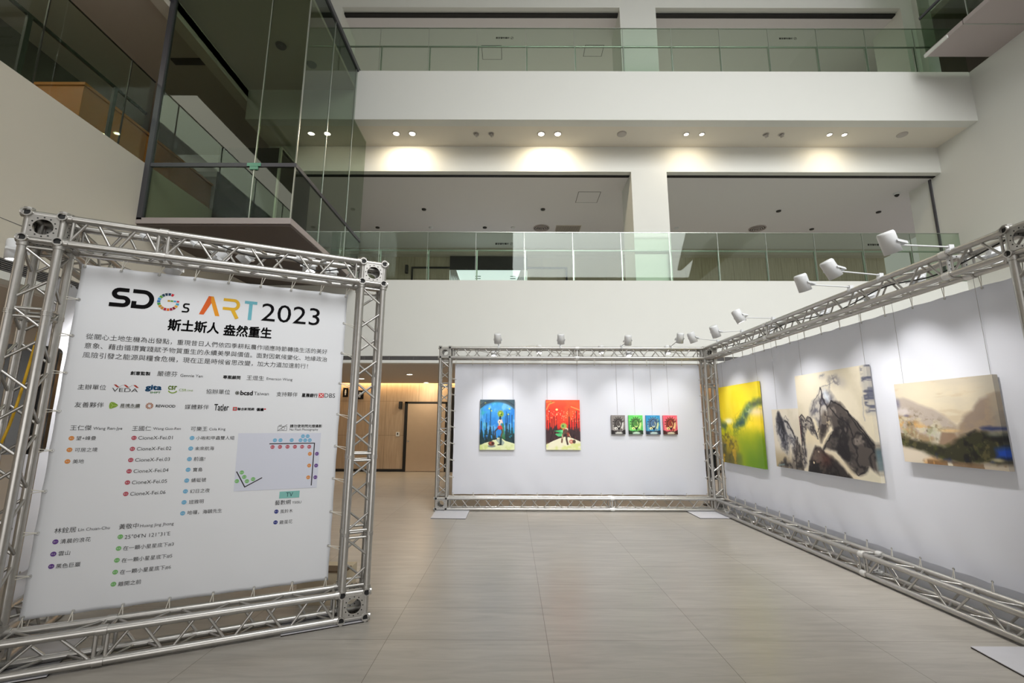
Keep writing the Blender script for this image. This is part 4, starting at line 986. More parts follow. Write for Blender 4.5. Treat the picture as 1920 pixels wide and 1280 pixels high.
def art_red():
    A = Art(100, 142, .70, (224, 62, 44), 5); A.mix(A.sm(A.noise(3, 6, 4, 1), .4, .7) * .8, (236, 98, 52)); A.mix(A.sm(A.V, .3, .6) * .7, (206, 40, 40)); A.mix(A.sm(.22 - A.V, 0, .2) * .7, (238, 92, 56))
    A.line([(.02, .2), (.1, .09), (.25, .05)], .02, (240, 150, 80), .8); A.line([(.75, .14), (1, .21)], .02, (242, 160, 90), .8); A.line([(0, .05), (.15, .03)], .02, (240, 150, 70), .6)
    rs = np.random.RandomState(8)
    for k in range(60):
        u = rs.rand(); v = .22 + .2 * rs.rand() + .05 * abs(u - .5); A.ell(u, v, .008 + .006 * rs.rand(), .006, (244, 206, 160), .85, .5)
    A.ell(.325, .2, .035, .02, (250, 228, 150)); A.ell(.16, .055, .03, .013, (150, 130, 60)); A.ell(.33, .3, .022, .01, (244, 180, 120)); A.ell(.1, .235, .015, .012, (250, 225, 210))
    forest(A, [(.04, .36, .66, .011), (.115, .19, .62, .013), (.18, .34, .62, .011), (.24, .29, .6, .011), (.315, .34, .56, .012), (.685, .17, .52, .015), (.76, .36, .56, .01), (.84, .32, .56, .01), (.9, .22, .52, .014), (.97, .33, .58, .011)], .60, (34, 22, 28), (62, 44, 48), 14)
    A.mix(A.sm(A.noise(26, 9, 2, 22), .6, .75) * A.sm(A.V, .62, .66) * .5, (120, 60, 56))
    A.poly([(0, .9), (.2, .83), (.42, .77), (.55, .745), (.72, .76), (.9, .81), (1, .84), (1, 1), (0, 1)], (228, 224, 196)); A.mix(A.sm(A.noise(5, 9, 3, 23), .48, .68) * A.sm(A.V, .85, .9) * .8, (206, 214, 130))
    A.poly([(.25, .63), (.5, .6), (.49, .68), (.4, .66)], (70, 180, 110)); A.poly([(.26, .69), (.48, .67), (.46, .74), (.36, .74)], (84, 186, 120)); A.poly([(.42, .63), (.5, .61), (.49, .67)], (120, 206, 150))
    for k in range(11):
        t = 2 * PI * k / 11; A.poly([(.52 + .07 * math.cos(t - .3), .53 + .045 * math.sin(t - .3)), (.52 + .115 * math.cos(t), .53 + .075 * math.sin(t)), (.52 + .07 * math.cos(t + .3), .53 + .045 * math.sin(t + .3))], (196, 176, 80))
    A.ell(.52, .53, .08, .05, (150, 176, 90)); A.ell(.5, .53, .03, .025, (70, 130, 70)); A.ell(.6, .6, .05, .035, (226, 196, 170)); A.ell(.58, .64, .06, .05, (90, 70, 60)); A.ell(.64, .7, .05, .04, (150, 70, 56))
    A.line([(.52, .67), (.48, .75), (.46, .85)], .03, (110, 80, 66)); A.line([(.6, .7), (.6, .8), (.63, .89)], .032, (70, 54, 50)); A.line([(.47, .7), (.48, .78)], .014, (210, 190, 160)); A.line([(.68, .7), (.73, .77)], .016, (190, 150, 120)); A.ell(.74, .84, .065, .042, (196, 120, 100)); A.ell(.82, .84, .045, .038, (80, 62, 50)); A.ell(.73, .84, .02, .02, (220, 180, 160))
    return A


def art_face(bg, hi, petal, dk, lt, band, seed):
    A = Art(46, 62, .76, bg, seed); A.mix(A.sm(np.hypot(A.Uu - .55, A.V - .3), .1, .6) * -1 + .5, hi); A.mix(A.sm(A.noise(4, 4, 3, 1), .5, .7) * .3, hi)
    A.poly([(.85, .2), (.92, .5), (.72, .95), (.62, .9), (.72, .6)], lt, .9, .05)
    A.line([(.88, .2), (.88, .75)], .02, dk, .8); A.line([(.95, .2), (.95, .75)], .02, dk, .6); A.line([(.08, .35), (.08, .8)], .02, dk, .5); A.line([(.14, .42), (.14, .8)], .02, lt, .8)
    for k in range(10):
        t = math.radians(-20 - k * 24); c, s_ = math.cos(t), math.sin(t)
        pt = lambda r, a: (.52 + r * .95 * math.cos(t + a), .43 + r * .80 * math.sin(t + a))
        A.poly([pt(.2, -.22), pt(.34, -.2), pt(.48, 0), pt(.34, .2), pt(.2, .22)], dk); A.poly([pt(.22, -.1), pt(.33, -.11), pt(.42, 0), pt(.33, .11), pt(.22, .1)], petal)
    A.ell(.53, .45, .24, .23, dk, 1, .08); A.ell(.53, .45, .20, .20, petal, 1, .08)
    for u in (.42, .5, .58, .66): A.line([(u, .32), (u + .01, .52)], .025, dk, .75)
    A.line([(.45, .58), (.53, .64), (.62, .57)], .03, lt, .9); A.line([(.62, .36), (.67, .5)], .025, lt, .8); A.poly([(.4, .64), (.68, .64), (.55, .82)], dk); A.ell(.34, .7, .12, .07, lt, .9); A.ell(.71, .76, .09, .06, petal, .9); A.ell(.36, .72, .035, .03, dk)
    A.mix(A.sm(A.V + .12 * (A.noise(9, 2, 2, 5) - .5) + .22 * np.abs(A.Uu - .5), .86, .92), dk); A.poly([(.25, .93), (.4, .88), (.7, .88), (.82, .95), (.7, .99), (.3, .99)], band, .9, .03); A.line([(.38, .84), (.72, .84)], .04, dk)
    return A


def art_yellow():
    A = Art(110, 150, 1.0, (243, 214, 24), 9); U_, V_ = A.Uu, A.V
    A.mix(A.sm(A.noise(3, 2, 4, 1), .45, .7) * .6, (252, 226, 70)); A.mix((1 - A.sm(np.abs(U_ - .26), .02, .14)) * .45 * (1 - A.sm(V_, .3, .5)), (255, 238, 80)); A.mix((1 - A.sm(V_, 0, .3)) * .4 * A.sm(U_, .3, .6), (222, 200, 70)); A.mix((1 - A.sm(U_, 0, .12)) * A.sm(V_, .2, .4) * .6, (206, 196, 40))
    w = .1 * (A.noise(6, 6, 5, 2) - .5); lower = A.sm(V_ + w - .05 * U_, .44, .6); A.mix(lower * .95, (186, 186, 16)); A.mix(A.sm(V_ + w, .55, .75) * A.sm(U_ + w, .3, .6), (142, 164, 10)); A.mix(A.sm(V_, .68, .95) * A.sm(U_, .45, .75) * .9, (104, 146, 14)); A.mix(A.sm(U_, .8, 1) * A.sm(V_, .55, .7) * .5, (92, 132, 40))
    ll = (1 - A.sm(U_ + w, .3, .52)); A.mix(A.sm(V_ + w, .6, .75) * ll * .9, (170, 146, 30)); A.mix(A.sm(V_ + w, .76, .92) * ll * .9, (98, 92, 44)); A.mix(A.ridge(7, 7, 3, .8) * A.sm(V_, .56, .66) * ll * .75, (80, 74, 40)); A.mix(A.sm(A.noise(9, 12, 4, 13), .52, .66) * A.sm(V_, .6, .68) * ll * .75, (214, 170, 40)); A.mix((1 - A.sm(np.abs(U_ - .45), .02, .12)) * A.sm(V_, .82, .9) * .6, (86, 112, 60))
    A.poly([(.34, .53), (.48, .44), (.6, .36), (.7, .26), (.84, .23), (1.0, .21), (1.0, .29), (.88, .34), (.76, .43), (.62, .51), (.48, .56), (.36, .55)], (70, 104, 72), .9, .04, .1); m = A.poly([(.4, .53), (.58, .42), (.7, .3), (.8, .26), (.78, .36), (.66, .46), (.5, .54)], (40, 72, 76), .85, .03, .12); A.mix(m * A.ridge(9, 9, 21, .75), (150, 180, 130)); A.poly([(.78, .25), (1, .22), (1, .27), (.86, .29)], (52, 58, 68), .85, .03, .05)
    A.mix(A.ridge(10, 10, 6, .78) * (1 - A.sm(A.sd(.36, .56, .9, .3), .04, .16)) * .6, (90, 116, 40)); A.poly([(.62, .28), (.8, .13), (1, .09), (1, .2), (.8, .23)], (204, 204, 60), .55, .1, .1); A.ell(.93, .37, .14, .06, (240, 218, 170), .95, .9); A.ell(.9, .44, .2, .05, (240, 210, 40), .6, .9)
    A.ell(.23, .46, .1, .035, (254, 252, 210), 1, .9); A.poly([(0, .4), (.06, .45), (.17, .53), (.12, .58), (0, .52)], (66, 92, 66), .9, .03, .12); A.poly([(.02, .73), (.14, .77), (.1, .84), (0, .8)], (60, 72, 80), .8, .05, .12)
    return A


def rock(A, pts, base, dark, light, seed, op=.95, soft=.02, warp=.05, sc=6):
    m = A.poly(pts, base, op, soft, warp, seed)
    A.mix(m * A.sm(A.noise(sc, sc, 5, seed + 1), .44, .6), dark); A.mix(m * A.sm(A.noise(sc * 1.5, sc * 1.5, 4, seed + 2), .56, .7) * .7, light); A.mix(m * A.ridge(sc * 1.2, sc * 1.2, seed + 3, .8) * .9, dark)
    return m


def art_mountain():
    A = Art(220, 225, 1.0, (220, 211, 190), 12); U_, V_ = A.Uu, A.V
    A.mix(A.sm(A.noise(3, 3, 5, 1), .45, .7) * .6, (202, 193, 170)); A.mix((1 - A.sm(np.hypot(U_ - .42, V_ - .06), .05, .4)) * .5, (238, 231, 212)); A.mix(A.sm(V_, .45, .58) * (1 - A.sm(V_, .66, .8)) * (1 - A.sm(U_, .4, .6)) * .7, (230, 216, 184)); A.mix((1 - A.sm(U_, 0, .3)) * (1 - A.sm(V_, .1, .3)) * .4, (196, 188, 168))
    m = A.poly([(.2, .42), (.27, .29), (.33, .22), (.40, .165), (.48, .19), (.55, .28), (.57, .4), (.46, .4), (.42, .56), (.31, .52), (.27, .42)], (176, 172, 172), .7, .05, .1); A.mix(m * A.ridge(8, 8, 30, .7) * .9, (84, 84, 96)); A.mix(m * A.sm(A.noise(8, 8, 4, 31), .55, .68) * .6, (140, 140, 152))
    A.poly([(.39, .2), (.44, .185), (.5, .25), (.49, .33), (.42, .27)], (216, 223, 232), .95, .03, .06); A.line([(.19, .4), (.26, .30), (.33, .22), (.40, .168)], .009, (70, 68, 76), .75, .06); A.line([(.40, .168), (.40, .26), (.45, .33), (.52, .34)], .013, (40, 38, 46), .85, .05); A.line([(.40, .17), (.36, .34), (.33, .46), (.28, .6)], .016, (58, 54, 58), .7, .09); A.line([(.41, .17), (.5, .14), (.57, .1), (.62, .11)], .01, (150, 146, 146), .6, .08)
    for q in ((.44, .05, .05, .025), (.63, .1, .07, .05), (.7, .14, .05, .04)): A.ell(*q, (172, 168, 170), .35, .9)
    A.mix(A.ridge(9, 9, 40, .8) * (1 - A.sm(np.hypot(U_ - .58, V_ - .12), .03, .12)) * .7, (104, 102, 112)); A.mix(A.ridge(11, 11, 41, .82) * (1 - A.sm(np.hypot(U_ - .44, V_ - .05), .02, .06)) * .6, (120, 120, 130))
    rock(A, [(.3, .58), (.35, .44), (.4, .40), (.47, .42), (.49, .5), (.42, .54), (.36, .62), (.31, .68)], (110, 100, 90), (52, 46, 46), (214, 196, 160), 50, .85, .03, .1, 9)
    rock(A, [(.45, .33), (.53, .29), (.62, .32), (.7, .4), (.79, .47), (.88, .56), (.95, .66), (1.0, .72), (1.0, .93), (.9, .88), (.84, .95), (.76, .97), (.68, .95), (.62, .86), (.52, .78), (.4, .76), (.35, .76), (.42, .66), (.5, .58), (.49, .48), (.46, .41)], (66, 60, 58), (30, 27, 30), (142, 132, 124), 7, .93, .02, .05, 5)
    for pts in ([(.45, .34), (.53, .3), (.64, .34), (.74, .44), (.86, .54), (.97, .68)], [(.5, .36), (.58, .46), (.7, .52), (.75, .62)], [(.66, .36), (.78, .5), (.9, .62), (.98, .76)], [(.5, .58), (.42, .66), (.36, .76)], [(.62, .58), (.58, .7), (.64, .8)], [(.66, .9), (.76, .97), (.88, .9)]): A.line(pts, .012, (24, 22, 26), .85, .06)
    rock(A, [(-.02, .5), (.02, .43), (.06, .42), (.1, .47), (.14, .44), (.18, .45), (.25, .58), (.28, .66), (.2, .62), (.11, .54), (.07, .68), (.07, .84), (.04, .96), (-.02, .98)], (140, 134, 130), (56, 52, 56), (214, 206, 194), 60, .8, .02, .08, 8)
    A.line([(.0, .45), (.05, .41), (.1, .48), (.15, .44), (.2, .48), (.28, .66)], .010, (40, 38, 44), .85, .05); A.line([(.03, .46), (.04, .6), (.05, .84)], .02, (52, 50, 54), .7, .08); A.line([(.004, .43), (.01, .6), (.004, .72)], .005, (150, 60, 60), .7, .01)
    m = rock(A, [(.07, 1.02), (.1, .9), (.15, .82), (.22, .735), (.3, .75), (.36, .81), (.46, .82), (.54, .87), (.62, .94), (.69, 1.02)], (44, 38, 38), (24, 21, 22), (86, 74, 66), 15, .97, .015, .04, 7)
    A.ell(.34, .86, .08, .06, (112, 50, 38), .4, .9); A.mix(m * A.sm(A.noise(7, 7, 4, 71), .56, .68) * (1 - A.sm(np.hypot(U_ - .24, V_ - .84), .04, .14)) * .7, (120, 102, 92)); A.ell(.17, .905, .012, .012, (226, 206, 176)); A.ell(.26, .79, .012, .01, (190, 170, 150), .8)
    A.poly([(.38, .775), (.5, .79), (.62, .87), (.72, .96), (.8, 1.02), (.7, 1.02), (.58, .9), (.46, .82)], (216, 202, 174), .85, .03, .05); A.poly([(.84, .98), (.9, .9), (1, .95), (1, 1.02), (.8, 1.02)], (204, 199, 178), .85, .04, .06)
    A.poly([(.935, -.02), (1.02, -.02), (1.02, .43), (.95, .43), (.955, .3), (.93, .15)], (150, 150, 152), .6, .03, .06); A.mix(A.ridge(6, 16, 80, .7) * A.sm(U_, .92, .95) * (1 - A.sm(V_, .38, .45)) * .9, (74, 78, 98)); A.line([(.91, .28), (.92, .48)], .014, (150, 150, 156), .5, .05); A.poly([(.985, .74), (1.01, .72), (1.01, .9), (.99, .9)], (44, 74, 90), .8, .02)
    return A


def art_mountain_small():
    A = Art(80, 92, .8, (222, 214, 198), 14); U_, V_ = A.Uu, A.V
    A.mix(A.sm(A.noise(3, 3, 4, 1), .5, .7) * .5, (206, 198, 178)); A.mix(A.sm(V_, .6, .9) * (1 - A.sm(U_, .4, .8)) * .9, (172, 156, 124))
    m = A.poly([(.1, .38), (.17, .16), (.28, .08), (.38, .17), (.48, .14), (.58, .2), (.76, .4), (.95, .62), (.92, .84), (.74, .76), (.6, .55), (.5, .8), (.32, .7), (.16, .52)], (168, 166, 166), .75, .05, .1); A.mix(m * A.ridge(6, 8, 31, .72) * .8, (70, 70, 80))
    rock(A, [(.18, .18), (.28, .08), (.4, .2), (.48, .36), (.5, .58), (.42, .7), (.32, .55), (.22, .36)], (66, 66, 76), (36, 36, 44), (140, 140, 146), 41, .92, .04, .1, 5); A.line([(.5, .2), (.64, .26), (.8, .5)], .03, (36, 36, 42), .85, .1); A.line([(.28, .09), (.2, .2), (.14, .42)], .02, (50, 48, 54), .7, .1); A.line([(.42, .2), (.52, .11), (.62, .2)], .012, (120, 112, 106), .8, .06)
    rock(A, [(.1, 1.02), (.36, .86), (.58, .88), (.72, .72), (.84, .56), (1.02, .6), (1.02, 1.02)], (96, 88, 82), (46, 42, 42), (176, 166, 150), 51, .85, .05, .12, 6); A.line([(.74, 1), (.8, .7), (.9, .5)], .03, (50, 46, 46), .8, .1); A.line([(.1, .98), (.32, .95)], .02, (130, 160, 160), .7)
    return A


def art_valley():
    A = Art(210, 180, 1.27, (204, 194, 174), 16); U_, V_ = A.Uu, A.V
    A.mix(A.sm(A.noise(3, 6, 5, 1), .42, .66) * .55, (218, 205, 178)); A.mix((1 - A.sm(V_, 0, .2)) * .4, (190, 182, 168)); A.mix(A.sm(U_, .72, 1) * .75, (164, 158, 146)); A.mix((1 - A.sm(np.hypot(U_ - .32, V_ - .2), .05, .4)) * .5, (236, 225, 198)); A.mix(A.sm(A.noise(4, 12, 5, 3), .55, .7) * .3, (184, 160, 128));
    m = A.poly([(-.02, .2), (.1, .185), (.22, .25), (.4, .34), (.52, .43), (.62, .54), (.6, .66), (.45, .72), (.2, .78), (-.02, .8)], (172, 160, 152), .85, .02, .03); w = A.sm(V_ - .42 * U_, .2, .42)
    A.mix(m * A.sm(A.noise(7, 7, 5, 24), .42, .62) * w * .85, (150, 128, 96)); A.mix(m * A.sm(A.noise(15, 15, 4, 25), .54, .66) * w * .7, (96, 86, 62)); A.mix(m * A.sm(A.noise(12, 12, 4, 26), .56, .7) * w * .7, (206, 196, 168)); A.mix(m * A.sm(A.noise(18, 10, 4, 27), .55, .68) * A.sm(V_, .5, .62) * .6, (178, 182, 150))
    A.mix((1 - A.sm(A.sd(-.02, .48, .3, .62), .02, .12)) * A.sm(A.noise(8, 8, 4, 6), .5, .62) * .75, (206, 158, 92)); A.ell(.06, .37, .08, .05, (208, 200, 198), .85, .6); A.ell(.01, .26, .03, .06, (92, 98, 132), .55, .9); A.ell(.1, .42, .03, .015, (80, 76, 110), .6, .8); A.poly([(.4, .56), (.54, .62), (.44, .78), (.38, .74)], (198, 200, 182), .55, .06, .08)
    m = A.poly([(.58, .7), (.64, .53), (.7, .43), (.78, .37), (.86, .25), (.92, .24), (1.02, .2), (1.02, .64), (.8, .64)], (134, 118, 106), .88, .025, .04); A.mix(m * A.sm(A.noise(5, 5, 5, 7), .46, .62) * .6, (158, 138, 114)); A.mix(m * A.sm(A.noise(6, 6, 4, 28), .55, .7) * .5, (108, 98, 92)); A.mix(m * A.sm(U_, .9, 1) * .6, (150, 144, 130))
    A.poly([(.41, .77), (.46, .62), (.58, .62), (.62, .7), (.54, .8)], (140, 116, 96), .92, .015, .03); A.ell(.54, .6, .09, .018, (214, 178, 124), .75, .8)
    dk = A.poly([(-.02, .67), (.1, .7), (.25, .75), (.45, .8), (.52, .76), (.64, .64), (.78, .6), (1.02, .64), (1.02, .93), (.8, .97), (.6, .96), (.4, .93), (.2, .86), (-.02, .8)], (44, 44, 28), .95, .03, .07); A.mix(dk * A.sm(A.noise(8, 8, 5, 9), .5, .64) * .8, (74, 78, 40)); A.mix(dk * A.sm(A.noise(7, 7, 4, 10), .52, .66) * .85, (20, 20, 24)); A.mix(dk * A.sm(V_, .78, .86) * A.sm(A.noise(6, 6, 4, 11), .54, .66) * .75, (34, 42, 88)); A.mix(dk * A.sm(A.noise(20, 14, 4, 33), .6, .72) * .45, (120, 112, 70)); A.mix(dk * A.sm(A.noise(9, 5, 4, 35), .5, .62) * A.sm(U_, .3, .6) * .7, (18, 18, 22))
    A.poly([(-.02, .8), (.1, .83), (.2, .87), (.32, .93), (.24, .99), (.1, 1.02), (-.02, 1.02)], (214, 202, 184), .95, .03, .05); A.poly([(.24, .98), (.33, .93), (.45, .96), (.42, 1.01), (.24, 1.01)], (192, 130, 62), .85, .04, .07); A.poly([(.55, .975), (.9, .95), (1.02, .94), (1.02, 1.02), (.55, 1.02)], (186, 174, 156), .85, .03, .06); A.mix(A.sm(V_, .93, .97) * A.sm(A.noise(12, 6, 4, 14), .5, .62) * .7, (104, 78, 52))
    A.poly([(.93, .79), (1.02, .76), (1.02, .87), (.94, .86)], (24, 70, 176), .92, .03, .05); A.poly([(.84, .565), (.92, .54), (1.02, .56), (1.02, .6), (.86, .59)], (36, 48, 92), .85, .02, .07); A.ell(.93, .9, .05, .02, (204, 196, 154), .7, .8); A.ell(.94, .63, .06, .025, (150, 156, 140), .5, .9)
    return A


def painting(name, label, cat, art, p00, eu, ev, nrm, th, wires, group=None):
    """p00 top-left front corner, eu/ev full edge vectors (right, down), nrm toward the viewer"""
    p00, eu, ev, nrm = map(Vector, (p00, eu, ev, nrm)); nx, ny = art.nx, art.ny
    t = thing(name, label, cat, p00 + eu / 2 + ev, group)
    o = t.location; me = bpy.data.meshes.new('canvas'); vs = []; A = lin(np.clip(art.a, 0, 255))
    for j in range(ny + 1):
        for i in range(nx + 1): vs.append(p00 + eu * (i / nx) + ev * (j / ny) - o)
    fs = [(j * (nx + 1) + i, (j + 1) * (nx + 1) + i, (j + 1) * (nx + 1) + i + 1, j * (nx + 1) + i + 1) for j in range(ny) for i in range(nx)]
    nf = len(vs); b = -nrm * th
    rim = [i for i in range(nx + 1)] + [j * (nx + 1) + nx for j in range(1, ny + 1)] + [ny * (nx + 1) + i for i in range(nx - 1, -1, -1)] + [j * (nx + 1) for j in range(ny - 1, 0, -1)]
    vs += [vs[k] + b for k in rim]; n = len(rim)
    fs += [(rim[k], rim[(k + 1) % n], nf + (k + 1) % n, nf + k) for k in range(n)]; fs.append(tuple(range(nf, nf + n)))
    me.from_pydata([tuple(v) for v in vs], [], fs); me.materials.append(M['paint']); me.update()
    at = me.color_attributes.new('paint', 'FLOAT_COLOR', 'POINT'); cols = np.ones((len(vs), 4))
    J, I = np.meshgrid(np.arange(ny + 1), np.arange(nx + 1), indexing='ij'); cols[:nf, :3] = A[np.minimum(J, ny - 1), np.minimum(I, nx - 1)].reshape(-1, 3)
    cols[nf:, :3] = cols[rim, :3]; at.data.foreach_set('color', cols.astype(np.float32).ravel())
    ob = bpy.data.objects.new('canvas', me); COL.objects.link(ob); ob.parent = t; ORG[ob.name] = o
    for q0, q1 in wires: MB().tube(q0, q1, 0.0016, 5).build('hanging_wire', M['wire'], t)
    return t


def back_painting(name, label, art, x0, x1, z0, z1, wx, group=None):
    y = 9.455
    return painting(name, label, 'painting', art, (x0, y, z1), (x1 - x0, 0, 0), (0, 0, z0 - z1), (0, -1, 0), 0.036, [((x, 9.488, z1 - 0.02), (x, 9.488, ZT2)) for x in wx], group)


back_painting('canvas_painting', 'tall blue painting of a spiky-headed figure in front of dark trees', art_blue(), -0.662, 0.044, 1.158, 2.165, (-0.62, 0.008))
back_painting('canvas_painting', 'tall red painting of a winged figure standing in front of dark trees', art_red(), 0.686, 1.380, 1.162, 2.162, (0.72, 1.345))
SF = [('small grey painting of a petalled face, leftmost of the four small ones', (128, 122, 120), (150, 146, 142), (92, 86, 84), (34, 30, 32), (224, 222, 216), (214, 214, 206), 2.019, 2.300),
      ('small green painting of a petalled face', (92, 196, 96), (150, 226, 120), (88, 150, 70), (34, 52, 34), (228, 232, 150), (200, 224, 206), 2.372, 2.660),
      ('small blue painting of a petalled face', (44, 134, 184), (120, 186, 210), (92, 124, 160), (30, 44, 62), (226, 220, 150), (196, 216, 206), 2.728, 3.016),
      ('small pink painting of a petalled face, rightmost of the four small ones', (228, 92, 112), (244, 140, 130), (160, 60, 48), (62, 26, 26), (230, 218, 140), (216, 214, 180), 3.078, 3.364)]
for k, (lab, bg, hi, pe, dk, lt, bd, x0, x1) in enumerate(SF):
    back_painting('canvas_painting', lab, art_face(bg, hi, pe, dk, lt, bd, 30 + k), x0, x1, 1.474, 1.856, ((x0 + x1) / 2,), 'four small face paintings')
# paintings on the right cloth: left edge is the far one
def right_painting(name, label, art, y0, y1, z0, z1, wy, th=0.045, x=4.095):
    return painting(name, label, 'painting', art, (x, y0, z1), (0, y1 - y0, 0), (0, 0, z0 - z1), (-1, 0, 0), th, [((4.143, y, z1 - 0.02), (4.143, y, ZT2)) for y in wy])
right_painting('canvas_painting', 'bright yellow and green abstract painting in the back right corner', art_yellow(), 9.11, 7.645, 0.965, 2.395, (9.0, 7.72))
tp = right_painting('canvas_painting', 'large ink painting of a dark rocky peak in the middle of the right wall', art_mountain(), 6.615, 5.262, 1.045, 2.370, (6.52, 5.33))
tp2 = right_painting('canvas_painting', 'small ink painting of a misty crag joined to the left side of the big peak', art_mountain_small(), 7.304, 6.622, 1.045, 1.912, (7.22,), 0.04, 4.10)
right_painting('canvas_painting', 'brown valley landscape painting with dark bushes, nearest on the right wall', art_valley(), 4.908, 3.891, 1.308, 2.110, (4.84, 3.945))


# ------------------------------------------------------------------ spotlights on the truss
def lamp(label, clamp, head, target, group, power=55, angle=46, col=(1.0, 0.97, 0.93), r=0.067, ln=0.195, cat='spotlight'):
    clamp, head, target = Vector(clamp), Vector(head), Vector(target); d = (target - head).normalized()
    t = thing('arm_spotlight', label, cat, clamp, group)
    arm_d = (head - clamp); side = d.cross(arm_d.normalized()); side = side.normalized() if side.length > 1e-3 else d.orthogonal().normalized()
    MB().obox(clamp + Vector((0, 0, 0.012)), (0.022, 0, 0), (0, 0.022, 0), (0, 0, 0.035)).hollow(clamp + Vector((0, 0, -0.01)) - side * 0.02, clamp + Vector((0, 0, -0.01)) + side * 0.02, 0.034, 0.026, 12).build('clamp', M['lampw'], t)
    elbow = head - d * (-0.01) - arm_d.normalized() * (r + 0.03)
    MB().tube(clamp + Vector((0, 0, 0.03)), elbow, 0.008, 8).build('arm', M['lampw'], t)
    m = MB(); a = head + side * (r + 0.01); b = head - side * (r + 0.01)
    m.obox(elbow, side * (r + 0.012), d * 0.012, arm_d.normalized() * 0.003)
    for q in (a, b): m.obox((q + elbow + side * (r + 0.01) * (1 if q is a else -1)) / 2, (elbow - head) * 0.5, d * 0.012, side * 0.003); m.tube(q - side * 0.004, q + side * 0.004, 0.012, 8)
    m.build('yoke', M['lampw'], t)
    p0 = head - d * (ln * 0.5)
    hd = MB().lathe(p0, d, [(0, 0.0), (0, r * 0.86), (0.012, r * 0.97), (0.022, r), (ln, r), (ln, r * 0.9), (ln - 0.03, r * 0.88)], 22).build('lamp_head', M['lampw'], t)
    MB().disc(p0 + d * (ln - 0.022), d, r * 0.88, 20).build('lens', M['lens'], hd)
    if power: spot('spot_beam', tuple(p0 + d * (ln + 0.01)), tuple(target), power * 1.5, col, angle + 14, 1.0, 0.05, t)
    return t


G1 = 'arm spotlights over the paintings'
zc = ZT + 0.02
for cx, hx, hz, tx, lab, pw in ((-0.29, -0.289, 3.29, -0.29, 'white arm spotlight above the blue painting', 62), (0.985, 0.927, 3.285, 1.02, 'white arm spotlight above the red painting', 46), (2.256, 2.214, 3.265, 2.3, 'white arm spotlight above the small grey and green paintings', 40), (3.281, 3.218, 3.31, 3.2, 'white arm spotlight above the small pink painting, rightmost on the back truss', 40)):
    lamp(lab, (cx, FY0, zc), (hx, 8.62, hz), (tx, 9.5, 1.15), G1, pw * 1.1, 62)
for cy, hy, hz, ty, lab, pw in ((8.654, 8.25, 3.25, 8.55, 'white arm spotlight above the yellow painting, farthest on the right truss', 42), (7.714, 7.30, 3.17, 7.8, 'white arm spotlight on the right truss, second from the back corner', 40), (6.765, 6.50, 3.235, 6.2, 'white arm spotlight on the right truss, third from the back corner', 52),
                                (5.155, 5.00, 3.27, 5.4, 'white arm spotlight on the right truss, third from the near corner', 44), (4.717, 4.53, 3.27, 4.65, 'white arm spotlight on the right truss tilted towards the valley painting', 62), (3.922, 3.79, 3.255, 4.1, 'white arm spotlight nearest the camera on the right truss', 34)):
    lamp(lab, (FX1, cy, zc), (3.30, hy, hz), (4.15, ty, 1.85 if pw > 60 else 1.1), G1, pw * (1.0 if pw > 60 else 1.6), 50 if pw > 60 else 62)
G2 = 'arm spotlights on the far sides of the frames'
for hx, hz, lab in ((-0.42, 3.26, 'spotlight with a glowing lens behind the back truss, leftmost'), (0.60, 3.33, 'spotlight behind the back truss left of the middle'), (2.01, 3.33, 'spotlight behind the back truss right of the middle'), (2.62, 3.27, 'spotlight behind the back truss over the small blue painting'), (3.50, 3.33, 'spotlight behind the back truss at its right end')):
    lamp(lab, (hx + 0.12, FY1, zc), (hx, 10.2, hz), (hx, 9.6, 1.7), G2, 10)
for hy, hz, lab in ((8.55, 3.38, 'spotlight beyond the right truss near the back corner'), (6.95, 3.40, 'spotlight beyond the right truss over the mountain painting'), (6.02, 3.41, 'spotlight beyond the right truss, middle'), (5.27, 3.42, 'spotlight beyond the right truss, seen through its lattice, second from the near corner'), (4.39, 3.40, 'spotlight beyond the right truss nearest the camera')):
    lamp(lab, (FX1 + CH, hy + 0.1, zc), (4.88, hy, hz), (4.25, hy, 0.6), G2, 42, 60)
G3 = 'arm spotlights behind the sign frame'
for s, off, z, lab in ((0.745, 0.9, 3.20, 'lit spotlight hanging low behind the left part of the sign frame beam'), (1.10, 0.9, 3.36, 'spotlight seen through the sign frame top beam, left of its middle'), (1.343, 0.9, 3.42, 'spotlight seen through the middle of the sign frame top beam'), (1.94, 0.9, 3.40, 'spotlight seen through the sign frame top beam right of its middle'), (2.165, 0.9, 3.36, 'spotlight seen through the sign frame top beam beside the right corner')):
    c = LP(s - 0.1, 0.2, zc); h = LP(s, off, z); lamp(lab, c, h, LP(0.0, 1.3, 1.9) if s < 1.4 else LP(s + 0.02, 0.3, 1.9), G3, 60 if s < 1.4 else 8)
lamp('lit spotlight left of the sign frame left post at the photo edge', LP(0.0, 1.0, zc), LP(-0.57, 1.24, 3.27), LP(-0.5, 1.25, 1.5), G3, 14)

# black loudspeaker glimpsed behind the corner post
t = thing('loudspeaker', 'black loudspeaker on a stand behind the corner post of the back truss frame', 'loudspeaker', (4.21, 10.05, 0))
MB().box((4.08, 9.92, 0.54), (4.36, 10.2, 1.16)).build('cabinet_body', M['blackg'], t); MB().tube((4.21, 10.06, 0.02), (4.21, 10.06, 0.55), 0.02, 10).build('stand_pole', M['black'], t); MB().lathe((4.21, 10.06, 0.0), (0, 0, 1), [(0, 0.18), (0.015, 0.18), (0.03, 0.03)]).build('stand_base', M['black'], t)
